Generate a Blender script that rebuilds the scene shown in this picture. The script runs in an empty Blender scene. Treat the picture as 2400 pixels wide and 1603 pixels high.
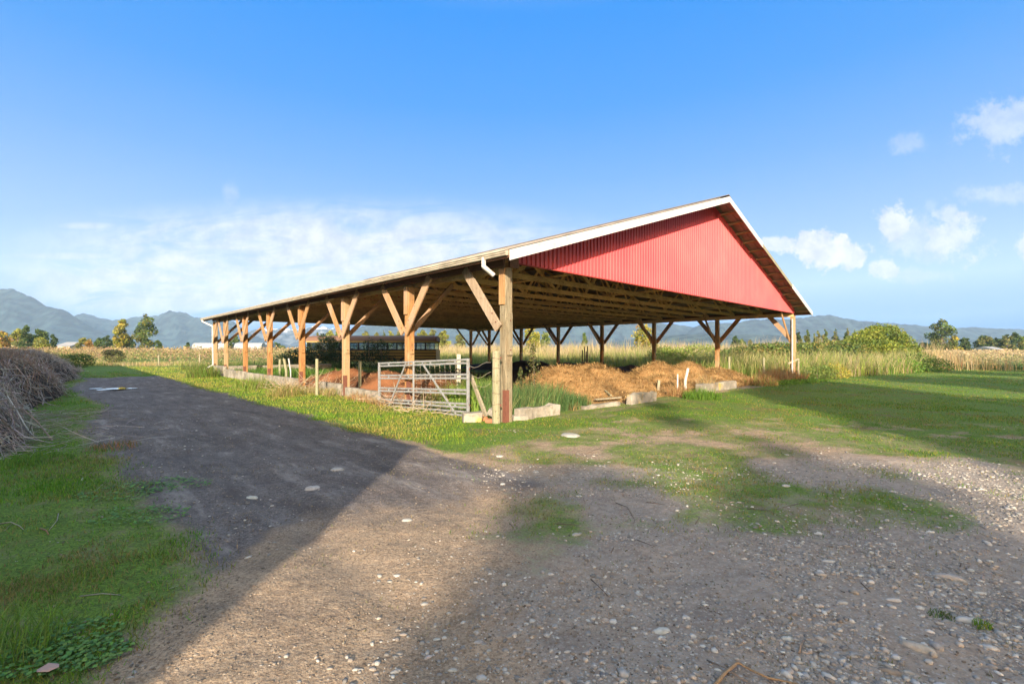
import bpy, math, random
import numpy as np
from mathutils import Vector, Matrix
rng = np.random.default_rng(7); random.seed(7)
C = bpy.context.scene.collection
sc = bpy.context.scene

# ---------------------------------------------------------------- camera, light, exposure
EYE = 1.6; FPX = 1093.3; HZ = 820.26
cam_d = bpy.data.cameras.new('camera'); cam = bpy.data.objects.new('camera', cam_d); C.objects.link(cam)
cam.location = (0, 0, EYE); cam.rotation_euler = (math.radians(90), 0, 0)
cam_d.sensor_width = 36; cam_d.lens = FPX / 2400 * 36; cam_d.shift_y = (HZ - 801.5) / 2400
cam_d.clip_start = .05; cam_d.clip_end = 30000
sc.camera = cam
SUN_EL = 18.5
sun_d = bpy.data.lights.new('sun', 'SUN'); sun = bpy.data.objects.new('sun', sun_d); C.objects.link(sun)
sun_d.energy = 4.6; sun_d.angle = math.radians(.53); sun_d.color = (1, .84, .63)
_e = math.radians(SUN_EL)
sun.rotation_euler = Vector((.014 * math.cos(_e), math.cos(_e), -math.sin(_e))).to_track_quat('-Z', 'Y').to_euler()
sc.view_settings.view_transform = 'Standard'; sc.view_settings.look = 'None'
sc.view_settings.exposure = 1.4; sc.view_settings.gamma = 1
try:
    sc.cycles.use_denoising = True; sc.cycles.denoiser = 'OPENIMAGEDENOISE'
    sc.cycles.volume_bounces = 1; sc.cycles.max_bounces = 6; sc.cycles.transparent_max_bounces = 16
except Exception: pass

class NT:
    def __init__(s, nt): s.nt = nt; nt.nodes.clear()
    def n(s, t, **k):
        nd = s.nt.nodes.new(t)
        for a, v in k.items():
            if a[0] == 'i' and a[1:].isdigit(): s.set(nd.inputs[int(a[1:])], v)
            elif a in ('operation','blend_type','data_type','noise_dimensions','feature','sky_type','sun_disc','sun_elevation','sun_rotation','attribute_name','interpolation_type','mode','air_density','dust_density','ozone_density','altitude','bands_direction','wave_type','clamp','use_clamp','invert'): setattr(nd, a, v)
            else: s.set(nd.inputs[a], v)
        return nd
    def set(s, inp, v):
        if isinstance(v, bpy.types.NodeSocket): s.nt.links.new(v, inp)
        elif isinstance(v, bpy.types.Node): s.nt.links.new(v.outputs[0], inp)
        else:
            if isinstance(v, (tuple, list)) and len(v) == 3 and inp.type == 'RGBA': v = (*v, 1)
            inp.default_value = v
    def m(s, op, a, b=0.0, c=0.0, clamp=False): return s.n('ShaderNodeMath', operation=op, use_clamp=clamp, i0=a, i1=b, i2=c).outputs[0]
    def vm(s, op, a, b=(0,0,0)): return s.n('ShaderNodeVectorMath', operation=op, i0=a, i1=b)
    def mix(s, f, a, b, bt='MIX'):
        nd = s.nt.nodes.new('ShaderNodeMix'); nd.data_type = 'RGBA'; nd.blend_type = bt
        s.set(nd.inputs[0], f); s.set(nd.inputs[6], a); s.set(nd.inputs[7], b); return nd.outputs[2]
    def noise(s, vec, scale, det=4, rough=.55, dist=0): return s.n('ShaderNodeTexNoise', Vector=vec, Scale=scale, Detail=det, Roughness=rough, Distortion=dist).outputs[0]
    def ramp(s, f, lo, hi, clamp=True):
        nd = s.nt.nodes.new('ShaderNodeMapRange'); nd.interpolation_type = 'SMOOTHSTEP'
        s.set(nd.inputs[0], f); s.set(nd.inputs[1], lo); s.set(nd.inputs[2], hi); return nd.outputs[0]
    def scale(s, v, xyz): return s.n('ShaderNodeMapping', Vector=v, Scale=xyz).outputs[0]

# world: Nishita sky with clouds placed by direction
w = bpy.data.worlds.new('World'); sc.world = w; w.use_nodes = True
N = NT(w.node_tree)
sky = N.n('ShaderNodeTexSky', sky_type='NISHITA', sun_disc=False, sun_elevation=_e, sun_rotation=math.pi, air_density=1.0, dust_density=.4, ozone_density=2.5)
d = N.n('ShaderNodeTexCoord').outputs['Generated']
sx = N.n('ShaderNodeSeparateXYZ', i0=d)
yy = N.m('MAXIMUM', sx.outputs[1], .02)
U = N.m('DIVIDE', sx.outputs[0], yy); V = N.m('DIVIDE', sx.outputs[2], yy)
uv = N.n('ShaderNodeCombineXYZ', i0=U, i1=V, i2=0.0).outputs[0]
front = N.ramp(sx.outputs[1], .02, .15)
def ell(px, py, rx, ry, soft, jit, sc_, seed=0.0):
    u0 = (px - 1200) / FPX; v0 = (HZ - py) / FPX
    a = N.vm('SUBTRACT', uv, (u0, v0, 0)).outputs[0]
    a = N.vm('MULTIPLY', a, (FPX / rx, FPX / ry, 0)).outputs[0]
    l = N.vm('LENGTH', a).outputs['Value']
    nv = N.vm('ADD', uv, (seed, seed * .7, seed)).outputs[0]
    nz = N.m('ADD', N.m('MULTIPLY', N.noise(nv, sc_, 6, .62), .6), N.m('MULTIPLY', N.noise(nv, sc_ * 2.6, 5, .65), .4))
    l = N.m('ADD', l, N.m('MULTIPLY', N.m('SUBTRACT', nz, .5), jit))
    return N.ramp(l, 1.0 + soft, 1.0 - soft)
def mx(a, b): return N.m('MAXIMUM', a, b)
cum = None
for (px, py, rx, ry, st, sf) in [(1935,588,72,40,1.0,.3),(1905,575,45,30,.9,.3),(1990,600,40,30,.9,.35),(1825,572,36,17,.8,.35),(2092,528,42,34,.85,.4),(2140,552,58,40,.5,.6),
        (2230,560,70,50,.75,.5),(2225,505,25,22,.6,.5),(2185,590,60,28,.3,.7),(2075,632,46,24,.75,.4),(2150,646,60,18,.3,.6),(2350,295,75,55,.5,.6),(2125,338,36,20,.28,.7),(2345,455,90,22,.38,.6),(2402,575,24,30,.7,.4),(2180,480,15,16,.2,.7)]:
    e = N.m('MULTIPLY', ell(px, py, rx * .98, ry * .98, sf * .8, 4.6, 14.0, px * .01), st)
    cum = e if cum is None else mx(cum, e)
suv = N.scale(uv, (1.0, 3.6, 1))
wisp = N.noise(suv, 4.2, 7, .62, .6)
big = mx(mx(ell(760, 590, 560, 95, .55, .5, 2.5, 3.1), ell(520, 660, 470, 90, .5, .5, 2.5, 5.0)), ell(1000, 640, 420, 110, .5, .4, 2.5, 7.7))
big = mx(big, N.m('MULTIPLY', ell(540, 462, 16, 34, .7, 4.2, 12.0, 2.2), .32))
thin = N.m('MULTIPLY', big, N.ramp(wisp, .27, .58))
thin = N.m('MULTIPLY', thin, .88)
streak = N.m('MULTIPLY', mx(ell(205, 530, 60, 9, .7, .9, 9.0, 1.2), ell(170, 600, 130, 9, .7, .9, 9.0, 1.9)), .55)
cl = N.m('MULTIPLY', mx(mx(thin, cum), streak), front)
hs = N.n('ShaderNodeHueSaturation', Hue=.497, Saturation=1.12, Value=1.0, Color=sky.outputs[0])
cr = N.nt.nodes.new('ShaderNodeValToRGB'); N.set(cr.inputs[0], sx.outputs[2]); el = cr.color_ramp.elements
for z_, c_ in [(.0,(.54,.70,.86)),(.035,(.55,.71,.88)),(.118,(.55,.74,.92)),(.20,(.39,.60,.93)),(.275,(.28,.52,.93)),(.34,(.185,.45,.93)),(.458,(.065,.36,.94)),(.585,(.018,.315,.96)),(1.0,(.02,.22,.75))]:
    e_ = el[0] if z_ == .0 else (el[1] if z_ == 1.0 else el.new(z_)); e_.color = (*c_, 1)
blue = N.mix(1.0, cr.outputs[0], (2.7, 2.7, 2.7), 'MULTIPLY')
frontsky = N.mix(.88, N.mix(1.0, hs.outputs[0], (.25, .35, .5), 'MULTIPLY'), blue)
skc = N.mix(N.ramp(sx.outputs[1], .25, -.35), frontsky, N.mix(1.0, hs.outputs[0], (3.3, 2.0, 1.12), 'MULTIPLY'))  # sky behind the camera brightened and warmed as added fill for shaded ground
shade = N.ramp(N.noise(N.vm('ADD', uv, (0, .012, 3.0)).outputs[0], 22, 5, .6), .3, .7)
clc = N.mix(shade, (1.85, 2.02, 2.4), (2.6, 2.65, 2.75))
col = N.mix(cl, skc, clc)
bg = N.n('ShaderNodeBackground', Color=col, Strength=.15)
wo = N.n('ShaderNodeOutputWorld', Surface=bg)

# ---------------------------------------------------------------- frames of reference
TH = .7663; UL = np.array([-math.sin(TH), math.cos(TH)]); UG = np.array([math.cos(TH), math.sin(TH)])
P0 = np.array([-.1328, 10.3661]); WID = 21.04
S = [0, 4.003] + [4.003 + 4.135 * i for i in range(1, 6)] + [4.003 + 4.135 * 5 + 2.683]; LEN = S[-1]
def TS(t, s): return P0 + UG * t + UL * s
def toTS(x, y):
    dx = x - P0[0]; dy = y - P0[1]; return dx * UG[0] + dy * UG[1], dx * UL[0] + dy * UL[1]
def G(px, py):
    D = EYE * FPX / (py - HZ); return (px - 1200) / FPX * D, D
def X(px, D): return (px - 1200) / FPX * D
def Z(py, D): return EYE + (HZ - py) / FPX * D
RZ = math.atan2(UG[1], UG[0])

def hsh(ix, iy, k):
    n = (ix.astype(np.int64) * 374761393 + iy.astype(np.int64) * 668265263 + k * 1442695041) & 0x7fffffff
    n = ((n ^ (n >> 13)) * 1274126177) & 0x7fffffff
    return ((n ^ (n >> 16)) & 0xffff) / 65535.0
def vn(x, y, k=0):
    x = np.asarray(x, float); y = np.asarray(y, float)
    ix = np.floor(x); iy = np.floor(y); fx = x - ix; fy = y - iy
    fx = fx * fx * (3 - 2 * fx); fy = fy * fy * (3 - 2 * fy)
    a = hsh(ix, iy, k); b = hsh(ix + 1, iy, k); c = hsh(ix, iy + 1, k); e = hsh(ix + 1, iy + 1, k)
    return (a * (1 - fx) + b * fx) * (1 - fy) + (c * (1 - fx) + e * fx) * fy
def fbm(x, y, k=0, o=4):
    r = 0; a = .5; f = 1
    for i in range(o): r = r + a * vn(x * f, y * f, k + i); a *= .5; f *= 2.03
    return r / (1 - .5 ** o)
def sstep(a, b, x): q = np.clip((x - a) / (b - a), 0, 1); return q * q * (3 - 2 * q)
def gh(x, y):
    x = np.asarray(x, float); y = np.asarray(y, float)
    t, s = toTS(x, y)
    r = np.hypot(x, y); f = sstep(90, 30, r)
    h = (fbm(x * .35, y * .35, 3) - .5) * .10 + (fbm(x * 1.3, y * 1.3, 9) - .5) * .035
    for tr in (-5.3, -3.7):
        h = h - .045 * np.exp(-((t - tr - .25 * np.sin(s * .25)) / .22) ** 2) * sstep(-8, -3, s)
    h = h + .02 * np.sin(s * 17 + fbm(x, y, 4) * 4) * np.exp(-((t + 5.3) / .2) ** 2) * 0
    h = h + .8 * np.exp(-(((x - 37) / 6) ** 2 + ((y - 47) / 4) ** 2))
    h = h + (fbm(x * 3.1, y * 3.1, 12) - .5) * .045 * sstep(16, 10, r)
    h = h - .10 * np.exp(-(((x + 16.7) / 1.9) ** 2 + ((y - 19.7) / 1.2) ** 2))
    return h * f

# ---------------------------------------------------------------- mesh helpers
def mk(name, V, F, mat, parent=None, col=None, smooth=False):
    V = np.asarray(V, np.float32).reshape(-1, 3)
    me = bpy.data.meshes.new(name)
    if isinstance(F, np.ndarray):
        n, k = F.shape
        me.vertices.add(len(V)); me.vertices.foreach_set('co', V.ravel())
        me.loops.add(n * k); me.loops.foreach_set('vertex_index', F.astype(np.int32).ravel())
        me.polygons.add(n); me.polygons.foreach_set('loop_start', np.arange(n, dtype=np.int32) * k)
        me.update(calc_edges=True)
    else: me.from_pydata(V.tolist(), [], F)
    if col is not None:
        a = me.color_attributes.new('col', 'FLOAT_COLOR', 'POINT')
        cc = np.ones((len(V), 4), np.float32); cc[:, :3] = col; a.data.foreach_set('color', cc.ravel())
    if smooth: me.polygons.foreach_set('use_smooth', np.ones(len(me.polygons), bool))
    if mat: me.materials.append(mat)
    o = bpy.data.objects.new(name, me); C.objects.link(o)
    if parent: o.parent = parent
    return o
class MB:
    def __init__(s): s.v = []; s.f = []; s.c = []; s.col = None
    def add(s, V, F):
        b = len(s.v); s.v += [tuple(map(float, p)) for p in V]; s.f += [[i + b for i in f] for f in F]
        if s.col is not None: s.c += [s.col] * len(V)
    def box(s, c, size, M=None, bev=0):
        x, y, z = [k / 2 for k in size]
        V = [Vector((a * x, b * y, e * z)) for a in (-1, 1) for b in (-1, 1) for e in (-1, 1)]
        if M is not None: V = [M @ v for v in V]
        V = [v + Vector(c) for v in V]
        s.add(V, [[0,1,3,2],[4,6,7,5],[0,4,5,1],[2,3,7,6],[0,2,6,4],[1,5,7,3]])
    def bar(s, a, b, w, h, up=(0,0,1), ea=0, eb=0):        # plank from a to b, w across, h along up
        a = Vector(a); b = Vector(b); d = (b - a).normalized(); a = a - d * ea; b = b + d * eb
        u = Vector(up); r = d.cross(u).normalized(); u = r.cross(d).normalized()
        V = []
        for p in (a, b):
            for i, j in ((-1,-1),(1,-1),(1,1),(-1,1)): V.append(p + r * (i * w / 2) + u * (j * h / 2))
        s.add(V, [[3,2,1,0],[4,5,6,7],[0,1,5,4],[1,2,6,5],[2,3,7,6],[3,0,4,7]])
    def tube(s, pts, rad, n=8, cap=True):
        pts = [Vector(p) for p in pts]; R = rad if isinstance(rad, (list, tuple)) else [rad] * len(pts)
        V = []; u = None
        for i, p in enumerate(pts):
            d = (pts[min(i + 1, len(pts) - 1)] - pts[max(i - 1, 0)]).normalized()
            if u is None: u = d.orthogonal().normalized()
            else: u = (u - d * u.dot(d)).normalized()
            r = d.cross(u)
            for k in range(n):
                a = 2 * math.pi * k / n; V.append(p + (u * math.cos(a) + r * math.sin(a)) * R[i])
        F = []
        for i in range(len(pts) - 1):
            for k in range(n):
                a = i * n + k; b = i * n + (k + 1) % n; F.append([a, b, b + n, a + n])
        if cap: F.append(list(range(n))[::-1]); F.append([len(V) - n + k for k in range(n)])
        s.add(V, F)
    def prism(s, poly, a, b):                                 # poly in world 3d, extruded a->b offset vectors
        n = len(poly); a = Vector(a); b = Vector(b)
        V = [Vector(p) + a for p in poly] + [Vector(p) + b for p in poly]
        F = [list(range(n))[::-1], [n + k for k in range(n)]] + [[k, (k + 1) % n, (k + 1) % n + n, k + n] for k in range(n)]
        s.add(V, F)
    def build(s, name, mat, parent=None, smooth=False, bevel=0):
        o = mk(name, s.v, s.f, mat, parent, smooth=smooth)
        if bevel:
            m = o.modifiers.new('bevel', 'BEVEL'); m.width = bevel; m.segments = 1; m.limit_method = 'ANGLE'
        return o
def tag(o, label=None, cat=None, group=None, kind=None):
    if label: o['label'] = label
    if cat: o['category'] = cat
    if group: o['group'] = group
    if kind: o['kind'] = kind
    return o
def thing(name, label, cat, loc=(0,0,0), group=None, rz=0):
    o = bpy.data.objects.new(name, None); C.objects.link(o); o.location = loc; o.rotation_euler[2] = rz
    o.empty_display_size = .2
    return tag(o, label, cat, group)
def copy_tree(o, parent=None):
    c = o.copy(); C.objects.link(c)
    if parent: c.parent = parent
    for ch in list(o.children): copy_tree(ch, c)
    return c

# ---------------------------------------------------------------- materials
MATS = {}
def mat(name, fn, disp=False):
    if name in MATS: return MATS[name]
    m = bpy.data.materials.new(name); m.use_nodes = True; N = NT(m.node_tree)
    sh = fn(N); N.n('ShaderNodeOutputMaterial', Surface=sh); MATS[name] = m; return m
def oc(N): return N.n('ShaderNodeTexCoord').outputs['Object']
def wpos(N): return N.n('ShaderNodeNewGeometry').outputs['Position']
def pbr(N, color, rough=.7, bump=None, bs=.3, bd=.02, metal=0, spec=.4, **k):
    b = N.n('ShaderNodeBsdfPrincipled'); N.set(b.inputs['Base Color'], color); N.set(b.inputs['Roughness'], rough); b.inputs['Metallic'].default_value = metal
    b.inputs['Specular IOR Level'].default_value = spec
    if bump is not None:
        bn = N.n('ShaderNodeBump', Strength=bs, Distance=bd, Height=bump); N.set(b.inputs['Normal'], bn)
    return b
def wood(c1, c2, c3=None, axis='z', rough=.8):
    def f(N):
        p = wpos(N); sc_ = {'z': (9, 9, .7), 'h': (1.2, 1.2, 14)}[axis]
        g = N.noise(N.scale(p, sc_), 3.0, 8, .72, .6); st = N.noise(N.scale(p, (1.3,1.3,.8)), 1.0, 3)
        oi = N.n('ShaderNodeObjectInfo').outputs['Random']
        c = N.mix(N.ramp(g, .3, .7), c1, c2)
        if c3: c = N.mix(N.ramp(N.m('ADD', st, N.m('MULTIPLY', N.m('SUBTRACT', oi, .5), .35)), .42, .62), c, N.mix(N.ramp(g, .35, .75), c3, c2))
        sp = N.noise(p, 22, 2)
        c = N.mix(N.m('MULTIPLY', N.ramp(sp, .62, .70), .6), c, (.05,.03,.02))
        return pbr(N, c, rough, g, .35, .01, spec=.2)
    return f
M_post = mat('post_wood', wood((.20,.09,.035), (.44,.24,.095), (.30,.25,.16)))
M_brace = mat('brace_wood', wood((.26,.14,.06), (.42,.26,.13), (.36,.25,.18)))
M_header = mat('header_wood', wood((.13,.065,.045), (.21,.115,.075), axis='h'))
M_chord = mat('truss_wood', wood((.58,.37,.16), (.80,.55,.27), (.40,.25,.13), axis='h'))
M_purlin = mat('purlin_wood', wood((.22,.14,.08), (.32,.20,.11), axis='h'))
M_grey = mat('weathered_wood', wood((.20,.175,.12), (.34,.30,.22), (.20,.20,.12)))
M_bark = mat('bark', wood((.10,.08,.06), (.18,.15,.12)))
def redm(N):
    p = oc(N); sx_ = N.n('ShaderNodeSeparateXYZ', i0=p).outputs; sh = N.n('ShaderNodeTexWhiteNoise', noise_dimensions='1D'); N.set(sh.inputs['W'], N.m('FLOOR', N.m('MULTIPLY', sx_[0], 1.09)))
    stn = N.noise(N.scale(p, (2.2, 1, .25)), 2.2, 5, .65); blot = N.noise(p, .7, 4)
    c = N.mix(N.ramp(blot, .35, .7), (.53,.064,.078), (.60,.088,.095)); c = N.mix(N.m('MULTIPLY', sh.outputs[0], .22), c, (.42,.045,.055)); c = N.mix(N.m('MULTIPLY', N.ramp(stn, .58, .78), .35), c, (.40,.13,.12))
    lap = N.ramp(N.m('ABSOLUTE', N.m('SUBTRACT', N.m('FRACT', N.m('MULTIPLY', sx_[0], 1.09)), .5)), .485, .5)
    return pbr(N, N.mix(N.m('MULTIPLY', lap, .5), c, (.25,.03,.035)), .45, spec=.2)
M_red = mat('red_metal', redm)
M_white = mat('white_trim', lambda N: pbr(N, N.mix(N.ramp(N.noise(wpos(N), 6, 4), .45, .8), (.48,.48,.48), (.36,.34,.31)), .45))
M_gutter = mat('gutter_metal', lambda N: pbr(N, N.mix(N.ramp(N.noise(N.scale(wpos(N), (1,1,8)), 3, 5, .65), .35, .7), (.46,.41,.33), (.24,.21,.16)), .5))
M_roof = mat('roof_metal', lambda N: pbr(N, N.mix(N.ramp(N.noise(wpos(N), 2.2, 5), .4, .7), (.27,.23,.19), (.17,.14,.11)), .6))
M_galv = mat('galvanised_metal', lambda N: pbr(N, N.mix(N.ramp(N.noise(wpos(N), 14, 5), .4, .75), (.27,.28,.29), (.18,.17,.155)), .5, metal=.15))
M_rust = mat('rust_metal', lambda N: pbr(N, N.mix(N.noise(wpos(N), 18, 4), (.10,.035,.025), (.20,.08,.05)), .85))
def conc(N):
    p = wpos(N); a = N.noise(p, 2.0, 6, .65); b = N.noise(p, 30, 3)
    c = N.mix(N.ramp(a, .38, .62), (.34,.31,.265), (.19,.17,.14)); c = N.mix(N.m('MULTIPLY', N.ramp(N.noise(p, .9, 4), .62, .70), .8), c, (.42,.30,.06)); c = N.mix(N.m('MULTIPLY', N.ramp(N.noise(p, 5, 6, .7), .52, .66), .6), c, (.13,.13,.08))
    return pbr(N, c, .9, b, .4, .01, spec=.2)
M_conc = mat('concrete', conc)
def folf(tr=.35, sat=1.0):
    def f(N):
        a = N.n('ShaderNodeAttribute', attribute_name='col').outputs['Color']
        d_ = N.n('ShaderNodeBsdfPrincipled', Roughness=.6); N.set(d_.inputs['Base Color'], a); d_.inputs['Specular IOR Level'].default_value = .25
        t_ = N.n('ShaderNodeBsdfTranslucent', Color=a)
        return N.n('ShaderNodeMixShader', i0=tr, i1=d_, i2=t_)
    return f
M_leaf = mat('foliage', folf(.3)); M_blade = mat('grass_blade', folf(.35))
def attrm(rough=.9, bs=.3, sc_=40):
    def f(N):
        a = N.n('ShaderNodeAttribute', attribute_name='col').outputs['Color']
        nz = N.noise(wpos(N), sc_, 4); return pbr(N, N.mix(N.ramp(nz, .3, .75), N.mix(1.0, a, (.78,.76,.74), 'MULTIPLY'), a), rough, nz, bs, .01, spec=.2)
    return f
M_attr = mat('stone', attrm()); M_twig = mat('twig', attrm(.85, .2, 60))
def flat(name, c, rough=.7, **k): return mat(name, lambda N: pbr(N, N.mix(N.noise(wpos(N), 5, 4), c, tuple(v * .8 for v in c)), rough, **k))

# ---------------------------------------------------------------- ground
def zones(x, y):
    t, s = toTS(x, y)
    n1 = fbm(x * .5, y * .5, 21) - .5; n2 = fbm(x * 2.2, y * 2.2, 31) - .5
    tt = t + n1 * .9 + n2 * .4
    g_left = sstep(-6.25, -6.95, tt + .2 * np.sin(s * .4)) * sstep(38, 30, s) * sstep(-1.85, -2.3, x + n2 * .5)
    patch = sstep(.06, -.12, n1 * .7 + n2 * .6) # brownish bare patches in left grass
    g_left = g_left * (1 - .30 * patch * sstep(14, 3, y))
    g_strip = sstep(-3.1, -2.5, tt) * sstep(1.6, 1.0, t) * sstep(-2.6, -1.0, s + n1)
    # yard / right grass
    edge = 7.0 - .16 * np.clip(x - 1, 0, 9) + n1 * 3.2 + n2 * 1.2
    g_right = sstep(0, 1.6, y - edge) * sstep(-2.0, -1.0, x + n1) * sstep(-.1, -.9, np.where(t < 0, -2.0, s))
    thin = .45 + .55 * sstep(8, 13, y) + .4 * sstep(5, 9, x)
    g_right = np.clip(g_right * thin * (1 - .5 * sstep(.03, .12, n2) * sstep(14, 9, y)), 0, 1)
    g_pat = .62 * sstep(.37, .64, fbm(x * .8 + 3, y * .8, 33) + .10 * sstep(3, 7, y)) * sstep(2.6, 4.5, y) * sstep(-1.0, .5, x)
    g_right = np.maximum(g_right, g_pat)
    g_far = sstep(27, 31, y) * sstep(-14, -10, x - 0 * y) + sstep(.5, 1.5, s - LEN) * sstep(-9, -5, t) + sstep(42, 50, s) * sstep(-3, -8, t)
    g_far = g_far + sstep(.3, 1.2, t - WID)
    grass = np.clip(np.maximum.reduce([g_left, g_strip, g_right, np.clip(g_far, 0, 1)]), 0, 1)
    inside = sstep(0, .5, t) * sstep(WID + .6, WID, t) * sstep(-.2, .4, s) * sstep(LEN + .5, LEN, s)
    track = sstep(-6.3, -5.7, t) * sstep(-2.5, -3.1, t) * sstep(-4.5, 0, s + .4 * t + 3) * (1 - grass)
    track = np.maximum(track, sstep(-1.9, -2.3, x + n2 * .3) * (1 - grass) * sstep(45, 40, s))
    gravel = sstep(-1.2, 2.0, x + n1 * 2) * sstep(8.5, 5.5, y) * (1 - .5 * grass)
    gravel = np.maximum(gravel, np.exp(-(((x + .25) / 1.0) ** 2 + ((y - 9.3) / .45) ** 2)) )
    return grass, gravel, track, inside
def axis(parts):
    out = []
    for a, b, n in parts: out.append(np.linspace(a, b, n, endpoint=False))
    return np.concatenate(out + [np.array([parts[-1][1]])])
xs = axis([(-6000,-1500,6),(-1500,-300,10),(-300,-60,24),(-60,-24,36),(-24,-12,60),(-12,9,230),(9,24,75),(24,60,36),(60,300,24),(300,1500,10),(1500,6000,6)])
ys = axis([(-400,-60,6),(-60,-4,16),(-4,1,16),(1,11,170),(11,30,120),(30,80,60),(80,300,24),(300,1500,14),(1500,6000,8)])
Xg, Yg = np.meshgrid(xs, ys); Zg = gh(Xg, Yg)
gr, gv, tk, ins = zones(Xg, Yg)
Vg = np.stack([Xg, Yg, Zg], -1).reshape(-1, 3); nx = len(xs); ny = len(ys)
ii, jj = np.meshgrid(np.arange(nx - 1), np.arange(ny - 1)); q = (jj * nx + ii).ravel()
Fg = np.stack([q, q + 1, q + nx + 1, q + nx], -1)
colg = np.stack([gr, gv, tk], -1).reshape(-1, 3)
def mxx(N, a, b): return N.m('MAXIMUM', a, b)
def ground_mat(N):
    p = wpos(N)
    sp = N.n('ShaderNodeSeparateColor', i0=N.n('ShaderNodeAttribute', attribute_name='col').outputs['Color'])
    g, v, k = sp.outputs
    n_f = N.noise(p, 14, 6, .7); n_m = N.noise(p, 2.3, 5, .6); n_l = N.noise(p, .35, 4, .55); n_xf = N.noise(p, 70, 3, .6)
    dirt = N.mix(N.ramp(n_m, .32, .68), (.50,.37,.25), (.38,.285,.195))
    dirt = N.mix(N.ramp(n_f, .3, .75), N.mix(.5, dirt, (.15,.115,.09)), dirt)
    dirt = N.mix(N.m('MULTIPLY', N.ramp(N.noise(p, .9, 6, .68), .52, .68), .5), dirt, (.16,.12,.10))
    trk = N.mix(N.ramp(n_m, .3, .7), (.19,.16,.15), (.27,.235,.215)); trk = N.mix(N.ramp(n_f, .35, .75), N.mix(.5, trk, (.05,.043,.04)), trk)
    sp_ = N.noise(p, 55, 4, .75); dirt = N.mix(N.ramp(sp_, .60, .35), dirt, N.mix(1.0, dirt, (.55,.52,.5), 'MULTIPLY')); trk = N.mix(N.ramp(sp_, .60, .35), trk, N.mix(1.0, trk, (.5,.48,.48), 'MULTIPLY')); trk = N.mix(N.ramp(sp_, .60, .72), trk, (.34,.31,.29)); dirt = N.mix(N.ramp(sp_, .62, .74), dirt, (.50,.43,.35))
    vo = N.n('ShaderNodeTexVoronoi', Vector=N.scale(p, (1,1,1)), Scale=42.0, feature='F1'); pv = N.ramp(vo.outputs['Distance'], .55, .25)
    pc = N.mix(vo.outputs['Color'], (.26,.245,.23), (.44,.42,.39)); 
    gcol = N.mix(N.ramp(n_f, .3, .7), (.23,.185,.15), (.36,.30,.245)); gcol = N.mix(N.m('MULTIPLY', N.ramp(N.noise(p, 1.1, 6, .7), .50, .66), .5), gcol, (.17,.14,.125))
    gcol = N.mix(N.m('MULTIPLY', pv, N.ramp(n_xf, .42, .6)), gcol, pc)
    grs = N.mix(N.ramp(n_f, .3, .7), (.045,.09,.012), (.10,.17,.025)); grs = N.mix(N.ramp(N.noise(p, 38, 4, .75), .42, .62), grs, (.15,.24,.03)); grs = N.mix(N.ramp(N.noise(p, 60, 3, .7), .54, .66), grs, (.03,.045,.014)); grs = N.mix(N.ramp(N.noise(p, 1.0, 6, .7), .52, .68), grs, (.13,.11,.05))
    nn = N.m('MULTIPLY', N.m('SUBTRACT', N.m('ADD', N.m('MULTIPLY', n_f, .6), N.m('MULTIPLY', n_m, .6)), .6), 1.3)
    c = N.mix(N.ramp(N.m('ADD', v, nn), .25, .75), dirt, gcol)
    c = N.mix(N.ramp(N.m('ADD', k, N.m('MULTIPLY', nn, .5)), .3, .7), c, trk)
    tq = N.vm('DOT_PRODUCT', p, (float(UG[0]), float(UG[1]), 0)).outputs['Value']; sq = N.vm('DOT_PRODUCT', p, (float(UL[0]), float(UL[1]), 0)).outputs['Value']
    t0 = float(P0 @ UG); wob = N.m('MULTIPLY', N.m('SUBTRACT', N.noise(p, .3, 2), .5), .7); tread = None
    for cc_ in (-5.15, -3.75, -4.5):
        g1 = N.m('SUBTRACT', N.m('ADD', tq, wob), t0 + cc_); band = N.ramp(N.m('ABSOLUTE', g1), .15, .09)
        lug = N.m('SINE', N.m('ADD', N.m('MULTIPLY', sq, 62.0), N.m('MULTIPLY', N.m('ABSOLUTE', g1), 30.0)))
        tr = N.m('MULTIPLY', band, N.ramp(lug, -.2, .5)); tread = tr if tread is None else mxx(N, tread, tr)
    strk = N.noise(N.n('ShaderNodeCombineXYZ', i0=N.m('MULTIPLY', tq, 2.6), i1=N.m('MULTIPLY', sq, .55), i2=0.0).outputs[0], 1.0, 6, .7)
    c = N.mix(N.m('MULTIPLY', N.m('MULTIPLY', N.ramp(strk, .48, .66), .75), N.ramp(k, .3, .8)), c, (.075,.062,.056))
    c = N.mix(N.m('MULTIPLY', N.m('MULTIPLY', N.ramp(strk, .47, .32), .6), N.ramp(k, .3, .8)), c, (.33,.295,.27))
    tread = N.m('MULTIPLY', N.m('MULTIPLY', tread, k), N.ramp(N.noise(p, .8, 3), .42, .58))
    c = N.mix(N.m('MULTIPLY', tread, .30), c, (.05,.043,.04))
    c = N.mix(N.ramp(N.m('ADD', g, nn), .22, .80), c, grs)
    h = N.m('ADD', N.m('MULTIPLY', n_f, 1.0), N.m('ADD', N.m('MULTIPLY', n_xf, .35), N.m('SUBTRACT', N.m('MULTIPLY', n_m, 1.4), N.m('MULTIPLY', tread, .2))))
    return pbr(N, c, N.m('SUBTRACT', .95, N.m('MULTIPLY', k, .15)), h, .75, .035, spec=.25)
M_ground = mat('ground_soil', ground_mat)
kq = (tk.ravel()[q] > .5); gq = (~kq) & (gv.ravel()[q] > .5); rest = ~(kq | gq)
def sub(name, sel):
    F = Fg[sel]; u, inv = np.unique(F, return_inverse=True); o = mk(name, Vg[u], inv.reshape(F.shape), M_ground, col=colg[u], smooth=True); return tag(o, kind='structure')
sub('ground', rest); sub('dirt_track', kq); sub('gravel_yard', gq)
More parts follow.
